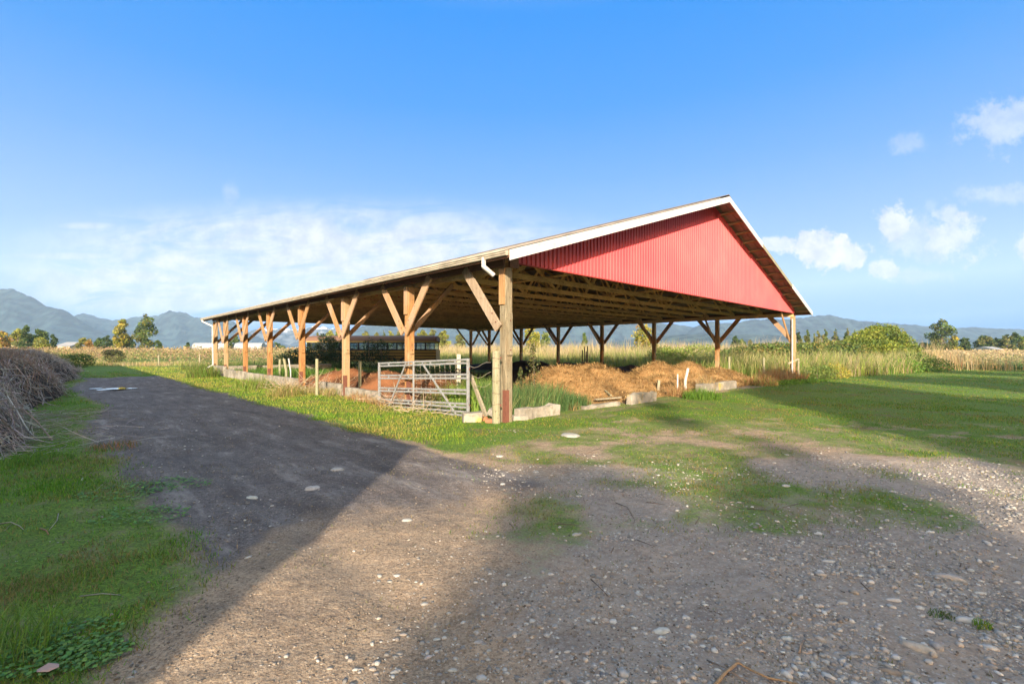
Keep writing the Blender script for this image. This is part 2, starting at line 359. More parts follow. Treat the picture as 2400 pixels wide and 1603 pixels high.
# puddle
pts = []
for k in range(40):
    a = 2 * math.pi * k / 40; r = 1 + .25 * math.sin(3 * a + 1) + .15 * math.sin(7 * a)
    pts.append((-16.75 + math.cos(a) * .56 * r, 19.75 + math.sin(a) * .62 * r, -.035))
mw = mat('puddle_water', lambda N: pbr(N, (.03,.03,.03), .03, spec=.9))
o = MB(); o.prism(pts, (0,0,0), (0,0,-.05)); 
pts2 = [(-17.75 + math.cos(a) * .20, 19.9 + math.sin(a) * .28, -.037) for a in [2 * math.pi * k / 20 for k in range(20)]]
o.prism(pts2, (0,0,0), (0,0,-.05)); tag(o.build('puddle_water', mw), kind='structure')

# ---------------------------------------------------------------- barn
barn = thing('open_barn', 'open-sided pole barn with red metal gable and white rake boards', 'barn', (P0[0], P0[1], 0), rz=RZ)
# local frame: +x = t (along gable), +y = s (along the long side)
HB = 3.426; EZ = 3.668; RZT = 7.272; OA = .61; OB = .73
SL = (RZT - EZ) / (WID / 2 + OA)
def rt(t): return RZT - abs(t - WID / 2) * SL             # roof top height
def make_post(mirror, dirs, inner=True):
    sg = 1 if mirror else -1                                 # outward direction along x
    b = MB(); w_ = .205
    top = HB - .005
    b.box((0, 0, top / 2 - .2), (w_, w_, top + .4))
    b.box((-sg * 0, -(w_ / 2 + .0215), (1.48 + 2.42) / 2), (.15, .04, .94))
    po = b.build('post', M_post, barn, bevel=.012)
    b = MB(); b.box((sg * (w_ / 2 + .021), 0, 3.0), (.038, .17, .8)); b.build('splice_board', M_brace, po, bevel=.004)
    b = MB(); b.box((sg * (w_ / 2 + .008), -(w_ / 2 - .04), .33), (.012, .10, .78)); b.box((sg * (w_ / 2 - .04), -(w_ / 2 + .008), .33), (.10, .012, .78)); b.build('steel_plate', M_rust, po)
    for k, dr in enumerate(dirs):
        b = MB(); xo = sg * (w_ / 2 + (.065 if dr > 0 else .07))
        b.bar((xo, dr * .06, 2.08), (xo, dr * 1.27, HB + .10), .045, .235, up=(0, -dr, 1)); b.build('brace', M_brace, po, bevel=.004)
    BP = [((sg * (w_ / 2 + .085), dr * (z_ - 2.02) * .62, z_), (sg * (w_ / 2 + .105), dr * (z_ - 2.02) * .62, z_)) for dr in dirs for z_ in (2.22, 2.42)]
    BP += [((0, -w_ / 2 - .04, z_), (0, -w_ / 2 - .055, z_)) for z_ in (1.6, 2.25)]
    for p_, q_ in BP: b = MB(); b.tube([p_, q_], .016, 6); b.build('bolt', M_rust, po)
    if not inner: return po
    b = MB(); b.bar((-sg * .08, .125, 2.05), (-sg * 1.60, .125, HB + .18), .045, .15, up=(sg, 0, 1)); b.build('brace', M_brace, po, bevel=.004)
    return po
protos = {}
M_near = mat('near_post_wood', wood((.11,.09,.055), (.30,.26,.18), (.20,.145,.085)))
for side in (0, 1):
    for i, s in enumerate(S):
        dirs = (1,) if i == 0 else ((-1,) if i == 7 else (1, -1))
        key = (side, dirs)
        if key not in protos: o = make_post(side, dirs, not (side == 0 and i == 0)); protos[key] = o
        else: o = copy_tree(protos[key], barn)
        o.location = (side * WID, s, 0)
        if side == 0 and i == 0:
            o.data.materials[0] = M_near
            for c_ in o.children:
                if c_.name.startswith('brace'): c_.data.materials[0] = mat('grey_brace', wood((.22,.16,.11), (.38,.30,.22), (.30,.22,.15)))
# weathered lower sleeve on the nearest post
# headers
for side in (0, 1):
    sg = 1 if side else -1
    b = MB(); b.bar((side * WID + sg * .145, -.10, HB + .12), (side * WID + sg * .145, LEN + .10, HB + .12), .05, .235)
    b.build('header_beam', M_header, barn, bevel=.004)
    b = MB(); b.bar((side * WID - sg * .125, -.06, HB + .04), (side * WID - sg * .125, LEN + .06, HB + .04), .04, .2); b.build('header_beam', M_chord, barn)
b = MB(); b.bar((-.02, -.13, HB + .13), (.24, -.13, HB + .13), .06, .28); b.build('beam_end_block', M_header, barn)
# trusses
def truss():
    b = MB(); zc = HB + .205; tk_ = .045; n = 8
    b.box((WID / 2, 0, zc), (WID - .4, tk_, .145))
    topz = lambda t: rt(t) - .22
    for a, c in ((-.1, WID / 2), (WID + .1, WID / 2)):
        b.bar((a, 0, topz(a)), (c, 0, topz(c)), tk_, .14, up=(0, 0, 1))
    xsb = [WID / 2 + k * WID / 12 * 2 for k in (-2.5, -1.5, -.5, .5, 1.5, 2.5)]; xst = [WID / 2 + k * WID / 6 for k in (-2, -1, 0, 1, 2)]
    for k in range(5):
        for a in (k, k + 1):
            b.bar((xsb[a], .003 * a, zc + .05), (xst[k], .003 * a, topz(xst[k])), tk_ - .008, .09, up=(0, 1, 0) if False else (0, 0, 1.01))
    for px_ in (4.2, 9.1, 11.9, 16.4): b.box((px_, 0, zc), (.42, .052, .135))
    return b
NTR = 19; tp = truss().build('truss', M_chord, barn)
for k in range(NTR):
    o = tp if k == 0 else tp.copy()
    if k: C.objects.link(o); o.parent = barn
    o.location = (0, .03 + k * (LEN - .06) / (NTR - 1), 0)
# longitudinal bracing planks on the bottom chords, purlins
b = MB()
for t in (3.4, 8.6, 12.4, 17.6): b.bar((t, .1, HB + .35), (t, LEN - .1, HB + .35), .14, .04)
b.build('chord_bridging', M_chord, barn)
pp = None
for side in (0, 1):
    for k in range(15):
        t = -.35 + k * (WID / 2 + .2) / 14; t = t if side == 0 else WID - t
        b = MB(); b.box((0, 0, 0), (.09, LEN + 2 * OB - .06, .045)) if False else None
        if pp is None:
            pb = MB(); pb.box((0, LEN / 2, 0), (.09, LEN + 2 * OB - .08, .08)); pp = pb.build('purlin', M_purlin, barn); o = pp
        else: o = pp.copy(); C.objects.link(o); o.parent = barn
        o.location = (t, 0, rt(t) - .10)
        o.rotation_euler[1] = -math.atan(SL) if side == 0 else math.atan(SL)
# roof sheets, corrugated along the length
def roof_sheet(side):
    per = .30; L0 = -OB; L1 = LEN + OB; prof = []
    y = L0
    while y < L1: prof += [(y, 0), (y + .215, 0), (y + .235, .022), (y + .28, .022)]; y += per
    prof.append((L1, 0)); prof = [(min(a, L1), z) for a, z in prof]
    V = []; F = []
    t0 = -OA - .04 if side == 0 else WID + OA + .04; t1 = WID / 2
    for (y, z) in prof:
        for t in (t0, t1):
            for dz in (0, -.012): V.append((t, y, rt(t) + z - .03 + dz))
    n = len(prof)
    for i in range(n - 1):
        a = i * 4; c = a + 4
        F += [[a, a + 2, c + 2, c], [a + 1, c + 1, c + 3, a + 3], [a, c, c + 1, a + 1], [a + 2, a + 3, c + 3, c + 2]]
    return mk('roof_panel', V, F, M_roof, barn)
roof_sheet(0); roof_sheet(1)
b = MB(); b.prism([(WID/2 - .22, 0, RZT - .055), (WID/2, 0, RZT + .035), (WID/2 + .22, 0, RZT - .055), (WID/2, 0, RZT + .015)], (0, -OB - .02, 0), (0, LEN + OB + .02, 0)); b.build('ridge_cap', M_roof, barn)
# gable walls
def gable(y0, sgn):
    per = .152; V = []; x = .06; prof = []
    while x < WID - .06: prof += [(x, 0), (x + .060, 0), (x + .078, .030), (x + .134, .030)]; x += per
    prof = [p for p in prof if p[0] < WID - .05]
    zb = HB + .125
    for (x, dd) in prof:
        for z in (zb, rt(x) - .07):
            V.append((x, y0 + sgn * dd, max(z, zb + .01)))
    F = [[2 * i, 2 * i + 2, 2 * i + 3, 2 * i + 1] for i in range(len(prof) - 1)]
    o = mk('gable_panel', V, F, M_red, barn); m = o.modifiers.new('sol', 'SOLIDIFY'); m.thickness = .004; return o
gable(-.06, -1); gable(LEN + .06, 1)
b = MB(); b.box((WID / 2, -.062, HB + .118), (WID - .1, .06, .022)); b.build('gable_trim', flat('red_trim', (.35,.04,.03)), barn)
# soffit ladder blocks (outriggers) under the overhang
b = MB()
for side in (0, 1):
    for k in range(15):
        pass
# fascia boards
for y0 in (-OB, LEN + OB):
    for side in (0, 1):
        a = -OA if side == 0 else WID + OA
        sgn = -1 if y0 < 0 else 1
        segs = [(0, 1, 'rake_board', M_white)]
        if side == 1 and y0 < 0: segs = [(0, .315, 'rake_board', M_white), (.685, 1, 'rake_board', M_white), (.315, .685, 'bare_rafter', M_grey)]
        for f0, f1, nm, mm in segs:
            ta = a + (WID / 2 - a) * f0; tb = a + (WID / 2 - a) * f1
            b = MB(); off = .0 if nm == 'rake_board' else -.03
            hgt = .215 if nm == 'rake_board' else .15
            P = [(ta, y0, rt(ta) - .045), (tb, y0, rt(tb) - .045), (tb, y0, rt(tb) - .045 - hgt), (ta, y0, rt(ta) - .045 - hgt)]
            b.prism(P, (0, sgn * (.02 + off), 0), (0, sgn * (.045 + off), 0)); b.build(nm, mm, barn)
        if side == 1 and y0 < 0: continue
    b = MB()
    for side in (0, 1):
        a = -OA + .02 if side == 0 else WID + OA - .02
        P = [(a, y0, rt(a) - .05), (WID / 2, y0, RZT - .05), (WID / 2, y0, RZT - .19), (a, y0, rt(a) - .19)]
        b.prism(P, (0, (-1 if y0 < 0 else 1) * -.03, 0), (0, (-1 if y0 < 0 else 1) * .012, 0))
    b.build('barge_rafter', M_header, barn)
# outriggers
# gutter + eave fascia
for side in (0, 1):
    sg = -1 if side == 0 else 1; xe = -OA if side == 0 else WID + OA
    b = MB(); b.box((xe - sg * .03, LEN / 2, EZ - .12), (.03, LEN + 2 * OB - .05, .15)); b.build('eave_board', M_header, barn)
    prof = [(0, .0), (0, -.115), (.055, -.135), (.085, -.12), (.085, -.095), (.105, -.085), (.105, -.055), (.125, -.045), (.125, -.005), (.105, -.005), (.105, -.03)]
    y0, y1 = -OB + .01, LEN + OB - .01
    V = []; F = []
    for y in (y0, y1):
        for (x, z) in prof: V.append((xe - sg * .01 + sg * x, y, EZ - .03 + z))
    n = len(prof); F = [[i, i + 1, n + i + 1, n + i] for i in range(n - 1)] + [list(range(7))]
    o = mk('gutter', V, F, M_gutter, barn); m = o.modifiers.new('sol', 'SOLIDIFY'); m.thickness = .004
def pipe(path, name='downspout', mm=None, r=.045):
    b = MB()
    for a, c in zip(path[:-1], path[1:]): b.bar(a, c, .085, .06, up=(0, 1, 0.01), ea=.02, eb=.02)
    b.build(name, mm or M_white, barn, bevel=.01)
pipe([(-OA - .06, -.02, EZ - .13), (-OA - .06, -.02, EZ - .30), (-OA + .10, -.10, EZ - .44), (-OA + .13, -.12, EZ - .47)])
pipe([(-OA - .06, LEN + .3, EZ - .13), (-OA - .06, LEN + .3, EZ - .25), (-.17, LEN + .02, HB - .3), (-.17, LEN - .1, .65), (-.62, LEN + .15, .35)])
pipe([(WID - .17, -.02, HB - .2), (WID - .17, -.02, 0.4)])
b = MB()
for k in range(3): b.box((-.19, 9.3 + k * 1.35, HB - .02), (.03, 1.2, .035))
b.build('ledger_strip', flat('raw_plank', (.62,.48,.25)), barn)

# ---------------------------------------------------------------- low concrete walls
def local(name, label, cat, b, m, group=None, bevel=0):
    o = b.build(name, m, None, bevel=bevel); o.location = (P0[0], P0[1], 0); o.rotation_euler[2] = RZ
    return tag(o, label, cat, group)
def rough_block(x0, x1, y0, y1, z1, jit=.02, n=8, z0=-.15):
    V = []; F = []
    L = max(x1 - x0, y1 - y0); alongx = (x1 - x0) > (y1 - y0)
    for i in range(n + 1):
        f = i / n
        for (a, c) in ((0, 0), (1, 0), (1, 1), (0, 1)):
            j = rng.uniform(-jit, jit, 3)
            if alongx: V.append((x0 + (x1 - x0) * f + j[0], (y0, y1)[a] + j[1], (z0, z1)[c] + j[2] * (1 + (c and rng.random() < .2))))
            else: V.append(((x0, x1)[a] + j[0], y0 + (y1 - y0) * f + j[1], (z0, z1)[c] + j[2]))
    for i in range(n):
        for k in range(4):
            a = i * 4 + k; c = i * 4 + (k + 1) % 4; F.append([a, c, c + 4, a + 4])
    F += [[3, 2, 1, 0], [4 * n, 4 * n + 1, 4 * n + 2, 4 * n + 3]]
    b = MB(); b.add(V, F); return b
for (s0, s1, z1, tt, lab) in [(5.6, 7.9, .33, -.09, 'low concrete kerb wall between the gate and the round fence post'), (8.1, 9.95, .42, -.14, 'raised end of the low concrete wall by the third barn post'),
        (12.6, 16.1, .42, -.1, 'low concrete wall behind the dry sticks on the long side'), (16.2, 20.2, .42, -.1, 'pale low concrete wall span beside the grass tuft'), (20.3, 24.4, .45, -.1, 'long white concrete wall span near the far corner'), (24.5, 27.2, .62, -.1, 'yellow stained concrete wall at the far corner post')]:
    local('concrete_wall', lab, 'low wall', rough_block(tt - .07, tt + .09, s0, s1, z1, .012, 6), M_conc, 'low concrete walls round the barn', .01)
local('concrete_wall', 'yellow lichen covered concrete wall across the far end of the barn', 'low wall', rough_block(.3, 7.5, LEN - .1, LEN + .1, .55, .012, 8), M_conc, 'low concrete walls round the barn', .01)
for (t0, t1, z1, y, lab) in [(.35, 1.75, .26, .0, 'broken concrete wall stub right of the near corner post'), (4.9, 6.35, .29, -.05, 'grey concrete wall block in front of the first straw heap'), (9.6, 13.0, .34, .0, 'low concrete wall in front of the right hand straw heap'), (2.9, 4.6, .10, .1, 'half buried concrete slab at the foot of the straw heap')]:
    local('concrete_wall', lab, 'low wall', rough_block(t0, t1, y - .09, y + .09, z1, .025, 7), M_conc, 'low concrete walls round the barn', .01)

rng = np.random.default_rng(100)
# ---------------------------------------------------------------- heaps
M_heap = mat('heap_surface', attrm(.95, .6, 26))
def heap(name, label, cat, blobs, colr, kind=None, res=.12, nz=.12, fuzz=0, fcol=None, noise_s=3.0, seedk=50, flen=.19):
    ts = np.array([[b[0], b[1]] for b in blobs]); r = max(max(b[3], b[4]) for b in blobs) * 1.9
    a0, a1 = ts[:, 0].min() - r, ts[:, 0].max() + r; c0, c1 = ts[:, 1].min() - r, ts[:, 1].max() + r
    tx = np.arange(a0, a1, res); sy = np.arange(c0, c1, res); T_, S_ = np.meshgrid(tx, sy)
    def H(T_, S_):
        h = np.zeros_like(T_)
        for (bt, bs, bh, rt_, rs_) in blobs:
            q_ = ((T_ - bt) / rt_) ** 2 + ((S_ - bs) / rs_) ** 2
            h = np.maximum(h, bh * np.exp(-q_ * 1.1) ) + .15 * bh * np.exp(-q_ * 1.3)
        h = h * (1 + (fbm(T_ * .9, S_ * .9, seedk) - .5) * .75) + (fbm(T_ * noise_s, S_ * noise_s, seedk + 5) - .5) * nz * sstep(.05, .4, h)
        return h - .09
    h = H(T_, S_); x = P0[0] + UG[0] * T_ + UL[0] * S_; y = P0[1] + UG[1] * T_ + UL[1] * S_
    z = gh(x, y) + h
    V = np.stack([x, y, z], -1).reshape(-1, 3); n = len(tx); m = len(sy)
    ii, jj = np.meshgrid(np.arange(n - 1), np.arange(m - 1)); q_ = (jj * n + ii).ravel(); hh = h.ravel()
    F = np.stack([q_, q_ + 1, q_ + n + 1, q_ + n], -1); F = F[(hh[F] > -.05).any(1)]
    u, inv = np.unique(F, return_inverse=True)
    dk = sstep(.55, .7, fbm(x * .9, y * .9, seedk + 14)).reshape(-1, 1) * .55
    cc = np.array(colr) * (1 - dk) * (.8 + .4 * fbm(x * 1.5, y * 1.5, seedk + 9).reshape(-1, 1))
    V = V[u]; F = inv.reshape(F.shape); cc = cc[u]
    parts_v = [V]; parts_f = [F]; parts_c = [cc]
    if fuzz:
        tt = rng.uniform(a0, a1, fuzz * 2); ss = rng.uniform(c0, c1, fuzz * 2); hh = H(tt, ss); k = (hh > 0.0); tt, ss, hh = tt[k], ss[k], hh[k]
        bx = P0[0] + UG[0] * tt + UL[0] * ss; by = P0[1] + UG[1] * tt + UL[1] * ss; bz = gh(bx, by) + hh; n_ = len(bx)
        an = rng.uniform(0, 2 * np.pi, n_); L = rng.uniform(.4, 1.3, n_) * flen; el = rng.uniform(-.3, .7, n_)
        dx, dy, dz = np.cos(an) * L * np.cos(el), np.sin(an) * L * np.cos(el), np.abs(np.sin(el)) * L
        wx, wy = -np.sin(an) * .006, np.cos(an) * .006
        A = np.stack([bx - wx, by - wy, bz - .01], -1); B = np.stack([bx + wx, by + wy, bz - .01], -1); D_ = np.stack([bx + dx + wx, by + dy + wy, bz + dz], -1); E_ = np.stack([bx + dx - wx, by + dy - wy, bz + dz + .004], -1)
        Vf = np.stack([A, B, D_, E_], 1).reshape(-1, 3); Ff = np.arange(n_ * 4).reshape(-1, 4) + len(V)
        fc = np.array(fcol or colr) * rng.uniform(.6, 1.35, (n_, 1)); parts_v.append(Vf); parts_f.append(Ff); parts_c.append(np.repeat(fc, 4, 0))
    o = mk(name, np.concatenate(parts_v), np.concatenate(parts_f), M_heap, col=np.concatenate(parts_c), smooth=False)
    return tag(o, label, cat, kind=kind)
STRAW = (.36,.225,.10)
heap('straw_heap', 'wide heap of old straw with planks lying on its front', 'straw heap', [(5.7, 3.1, .9, 1.9, 1.8), (7.3, 3.3, .95, 2.1, 2.0), (8.8, 2.3, .5, 1.4, 1.4), (4.2, 2.5, .45, 1.4, 1.4)], STRAW, fuzz=26000, fcol=(.42,.28,.125), seedk=60)
heap('straw_heap', 'taller golden straw heap behind the white marker stake', 'straw heap', [(11.6, 2.7, .92, 1.9, 1.7), (13.8, 2.4, .84, 2.0, 1.6), (10.2, 1.7, .5, 1.5, 1.2)], STRAW, fuzz=26000, fcol=(.44,.30,.135), seedk=70)
heap('straw_heap', 'lower straw heap reaching to the right end of the concrete wall', 'straw heap', [(16.0, 1.9, .62, 1.7, 1.4), (17.3, 1.9, .5, 1.2, 1.2)], STRAW, fuzz=14000, fcol=(.44,.30,.135), seedk=80)
SOIL = (.26,.115,.055)
heap('soil_heap', 'orange brown soil heap behind the upright round fence post', 'soil heap', [(1.9, 12.2, .75, 1.6, 2.4), (2.3, 9.3, .75, 1.5, 1.8), (1.6, 14.3, .35, 1.2, 1.4)], SOIL, fuzz=4000, fcol=(.40,.24,.12), seedk=90)
heap('soil_heap', 'rounded soil heap seen through the metal gate', 'soil heap', [(2.2, 6.2, .62, 1.6, 1.8), (2.4, 3.9, .42, 1.3, 1.3)], SOIL, fuzz=4000, fcol=(.40,.24,.12), seedk=95)
heap('soil_heap', 'long dark soil heap in the shade under the middle of the barn', 'soil heap', [(6.5, 10.5, .42, 2.4, 3.2), (9, 13, .4, 2.8, 3.2), (13.5, 12.5, .4, 3.0, 3.0), (17, 9.5, .55, 2.2, 3.4), (19.3, 4.5, .5, 1.2, 2.6), (19.4, 8.5, .6, 1.3, 3.4), (19.4, 13.0, .66, 1.3, 3.6), (19.4, 17.5, .66, 1.3, 3.6), (19.2, 22, .66, 1.3, 3.4)], (.12,.08,.055), res=.2, fuzz=5000, seedk=99, nz=.05)

# ---------------------------------------------------------------- vegetation generators
def blades(P, h, wd, cols, lean=.35, seg=2, droop=.5):
    n = len(P); h = h * rng.uniform(.55, 1.25, n); an = rng.uniform(0, 2 * np.pi, n); az = rng.uniform(0, 2 * np.pi, n); ln = rng.uniform(0, lean, n) * h
    w_ = wd * rng.uniform(.6, 1.3, n); wx, wy = np.cos(an) * w_ / 2, np.sin(an) * w_ / 2; lx, ly = np.cos(az) * ln, np.sin(az) * ln
    b0 = P; rows = []
    for k in range(seg):
        f = k / seg; c = b0 + np.stack([lx * f ** 1.6, ly * f ** 1.6, h * f * (1 - droop * .25 * f)], -1); ww = (1 - f * .45)
        rows.append(c - np.stack([wx * ww, wy * ww, wx * 0], -1)); rows.append(c + np.stack([wx * ww, wy * ww, wx * 0], -1))
    tip = b0 + np.stack([lx, ly, h * (1 - droop * .25)], -1); rows.append(tip)
    V = np.stack(rows, 1); m = 2 * seg + 1; base = (np.arange(n) * m)[:, None]; F = []
    for k in range(seg - 1): F += [base + np.array([[2*k, 2*k+1, 2*k+3]]), base + np.array([[2*k, 2*k+3, 2*k+2]])]
    k = seg - 1; F.append(base + np.array([[2*k, 2*k+1, 2*k+2]]))
    return V.reshape(-1, 3), np.concatenate(F), np.repeat(cols, m, 0)
def leaves(P, size, cols, flat_=.0, nrm=None):
    n = len(P); s_ = size * rng.uniform(.6, 1.35, n)[:, None]
    a = rng.normal(size=(n, 3)); a /= np.linalg.norm(a, axis=1)[:, None]; b = rng.normal(size=(n, 3)); b = np.cross(a, b); b /= np.linalg.norm(b, axis=1)[:, None]
    V = np.stack([P - a * s_ * .6, P + b * s_ * .32, P + a * s_ * .6, P - b * s_ * .32], 1).reshape(-1, 3)
    return V, np.arange(4 * n).reshape(-1, 4), np.repeat(cols, 4, 0)
def vary(c, n, v=.25, hue=.12):
    c = np.array(c); r = c * rng.uniform(1 - v, 1 + v, (n, 1)); return np.clip(r * rng.uniform(1 - hue, 1 + hue, (n, 3)), .003, .9)
def pick(cs, n, w=None, v=.25, idx=None):
    cs = np.array(cs, float); i = rng.choice(len(cs), n, p=w) if idx is None else idx; return np.clip(cs[i] * rng.uniform(1 - v, 1 + v, (n, 1)) * rng.uniform(.9, 1.1, (n, 3)), .003, .9)
def onground(x, y): return np.stack([x, y, gh(x, y)], -1)

def tree(px, top, wpx, D, cols, shape, label, group=None, name=None, n=None, base=None, lean=0, cat='tree', leafs=None, xy=None):
    x = X(px, D) if xy is None else xy[0]; y = D if xy is None else xy[1]
    H_ = Z(top, D) if xy is None else top; W_ = wpx / FPX * D if xy is None else wpx
    root = thing(name or {'conifer': 'conifer_tree', 'poplar': 'poplar_tree', 'shrub': 'shrub'}.get(shape, 'broadleaf_tree'), label, cat, (x, y, 0), group)
    R = W_ / 2; n = int((n or 1500) * 1.9)
    ls = leafs or max(.12, .0034 * D)
    bot = {'shrub': .02, 'poplar': .06, 'conifer': .08}.get(shape, .14) * H_
    nb = {'shrub': 14, 'poplar': 16, 'conifer': 26}.get(shape, 24)
    cen = []; rad = []
    for k in range(nb):
        f = (k + rng.random()) / nb
        if shape == 'poplar': pr = math.sin(math.pi * min(.97, .12 + f * .86)) ** .6 * (1 - .35 * f)
        elif shape == 'conifer': pr = (1 - f) ** .8 * .95 + .06
        elif shape == 'shrub': pr = math.sqrt(max(.05, 1 - f ** 2))
        else: pr = (max(.05, 1 - abs(2 * (f ** .85) - .95) ** 2.3)) ** .5
        a = rng.uniform(0, 2 * math.pi); q_ = rng.uniform(.25, .8) * pr * R
        r_ = R * rng.uniform(.30, .50) * (.55 + .45 * pr) if shape != 'poplar' else R * rng.uniform(.5, .8) * pr
        cen.append((math.cos(a) * q_, math.sin(a) * q_, bot + (H_ - bot - r_ * .7) * f + r_ * .1)); rad.append(r_)
    cen = np.array(cen); rad = np.array(rad)
    wts = rad ** 2 / (rad ** 2).sum(); bi = rng.choice(nb, n, p=wts)
    d_ = rng.normal(size=(n, 3)); d_ /= np.linalg.norm(d_, axis=1)[:, None]; rr = rng.uniform(.35, 1.0, n) ** .6 * rad[bi]
    P = cen[bi] + d_ * rr[:, None] * np.array([1, 1, .8 if shape != 'poplar' else 1.4]); P[:, 2] = np.clip(P[:, 2], .15, H_)
    tint = rng.uniform(.75, 1.25, nb)[bi][:, None]
    ci = (rng.random(nb) * len(cols)).astype(int)[bi]; ci = np.where(rng.random(n) < .3, rng.integers(0, len(cols), n), ci)
    Vl, Fl, Cl = leaves(P, ls, pick(cols, n, idx=ci) * tint)
    mk('crown', Vl, Fl, M_leaf, root, col=Cl)
    b = MB(); tr = max(.06, H_ * .018); top_ = H_ * (.8 if shape != 'shrub' else .6)
    b.tube([(0, 0, -.3), (lean * .2, 0, H_ * .3), (lean * .5, .0, H_ * .55), (lean, 0, top_)], [tr * 1.3, tr, tr * .7, tr * .2], 7)
    for k in range(min(nb, 12)):
        z0 = H_ * rng.uniform(.15, .55); c = cen[k]
        b.tube([(0, 0, z0), tuple(np.array([0, 0, z0]) * .5 + c * .5 + np.array([0, 0, .04 * H_])), tuple(c)], [tr * .5, tr * .3, tr * .1], 4, False)
    b.build('trunk', M_bark, root, smooth=True)
    return root

GR = (.10,.15,.035); DG = (.05,.085,.03); YG = (.20,.22,.04); YE = (.33,.29,.05); OR = (.27,.17,.05); OL = (.13,.14,.045); PG = (.16,.19,.07)
rng = np.random.default_rng(101)
BT = 'trees on the flat land behind the fields'
for a in [
 (8,775,46,150,[YE,OR,OL],'round','yellow brown tree at the far left edge behind the brush pile'),
 (42,770,34,150,[PG,YG],'round','pale green willow left of the dark conifer'),
 (62,762,32,145,[DG],'conifer','dark spreading conifer beyond the left field'),
 (93,771,46,150,[DG,GR],'round','dark green round tree right of the conifer'),
 (100,790,48,140,[PG,YG],'shrub','light green bushy willow below the dark round tree'),
 (125,784,16,160,[DG],'round','narrow dark tree right of the willow clump'),
 (195,791,24,190,[YG,OL],'round','small yellow green tree above the white roofs'),
 (208,795,30,130,[OR,OL,OR],'shrub','orange brown autumn bush left of the two tall trees'),
 (232,791,28,180,[DG,GR],'round','dark tree standing behind the small grey house'),
 (252,786,26,180,[DG],'round','darker tree just left of the tall yellow green tree'),
 (270,787,30,128,[YG,YE,OL],'shrub','yellow green bush at the foot of the first tall tree'),
 (285,747,38,130,[OL,YG,OL,YE],'round','tall narrow olive tree, shorter of the pair on the left'),
 (309,788,17,170,[DG],'round','small dark tree between the two tall trees'),
 (341,736,50,130,[OL,GR,DG],'round','tallest tree on the left field with a broad olive crown'),
 (371,797,24,150,[GR,DG],'shrub','low green bush right of the tallest left tree'),
 (441,802,17,170,[DG,GR],'shrub','small dark bush at the left end of the greenhouses'),
 (553,788,19,200,[DG,GR],'round','round green tree behind the greenhouses seen between barn posts'),
 (541,801,14,170,[DG],'shrub','dark bush between the two greenhouses'),
 (650,803,40,210,[GR,DG],'shrub','long low green bush beyond the field left of the bus'),
 (744,780,12,200,[OL],'round','small slim tree above the front of the bus'),
 (774,775,32,200,[YG,OL],'round','pale yellow green tree above the front half of the bus roof'),
 (790,777,16,200,[GR],'round','green tree just right of the pale one above the bus'),
 (856,776,22,200,[YG,OL],'round','yellow green tree left of centre above the bus roof'),
 (883,778,20,200,[OL],'round','olive tree above the middle of the bus roof'),
 (899,775,12,200,[GR,OL],'poplar','slim poplar above the middle of the bus'),
 (915,776,18,200,[YG],'round','yellowish tree left of the second barn post'),
 (936,776,32,200,[OL,GR],'round','broad olive tree behind the second barn post'),
 (990,773,38,180,[OL,YG],'round','broad tree above the rear windows of the bus'),
 (1014,772,28,180,[PG,OL],'round','grey green tree over the rear end of the bus'),
 (1040,774,36,160,[YG,OL],'round','full crowned tree just right of the bus rear'),
 (1078,781,26,150,[OL,PG],'round','lone round tree left of the near corner post'),
 (1244,762,46,60,[YE,YG,YG],'round','bright yellow tree behind the barn, right of the near post'),
 (1276,777,28,120,[GR,PG],'round','green tree right of the bright yellow tree'),
 (1369,781,26,130,[DG,GR],'conifer','lone dark conifer seen through the middle of the barn'),
 (1510,755,74,62,[YE,OR,YG,OL],'round','large orange and yellow shrub tree behind the fourth far post'),
 (1723,787,20,170,[DG],'round','small dark round tree right of the second far post'),
 (1738,795,20,180,[DG,GR],'round','low dark tree beside the small round one'),
 (1759,796,24,150,[OL,DG],'shrub','brown green bush left of the right corner post'),
 (2207,746,60,150,[DG,GR,OL],'round','large dark tree standing alone on the right'),
 (2165,803,46,160,[DG,OL],'shrub','low dark hedge bush left of the large tree'),
 (2195,800,40,145,[DG,OL],'shrub','dark bush at the foot of the large right tree'),
 (2238,785,28,150,[YE,OL],'round','yellowing tree just right of the large dark tree'),
 (2262,791,24,155,[DG],'round','dark green tree right of the yellowing one'),
 (2307,786,44,190,[DG,OL],'round','wide dark tree crown near the right edge'),
 (2337,792,26,190,[DG],'round','medium dark tree left of the white house'),
 (2362,784,30,185,[OL,DG],'round','olive tree behind the white house on the right'),
 (2378,779,22,190,[DG],'round','taller dark tree near the right edge'),
 (2398,787,26,170,[GR,OL],'round','green tree cut by the right edge of the view')]:
    tree(*a[:6], a[6], BT, n=1500 if a[2] > 30 else 800)
for k, (px, top, wd, cc) in enumerate([(1871,773,12,0),(1892,772,14,0),(1908,782,11,0),(1918,774,11,1),(1935,771,13,0),(1957,771,14,0),(1986,767,14,0),(2004,772,14,0),(2043,761,14,0),(2102,761,11,0),(2121,776,17,0)]):
    lab = ['leftmost slim poplar, just right of the corner post', 'second slim poplar from the corner post', 'shortest poplar of the row behind the brambles', 'pale yellowish poplar in the row behind the brambles', 'fifth poplar, right of the pale one', 'broader poplar sixth in the row', 'tall poplar seventh in the row behind the brambles', 'eighth poplar at the left foot of the bramble mound', 'poplar tip rising left of the bramble mound top', 'thin poplar tip just right of the bramble mound top', 'rightmost poplar at the right foot of the bramble mound'][k]
    tree(px, top, wd * 1.45, 120, [[GR, DG, OL], [PG, OL]][cc], 'poplar', lab, 'row of poplars behind the brambles', n=700)
rng = np.random.default_rng(102)
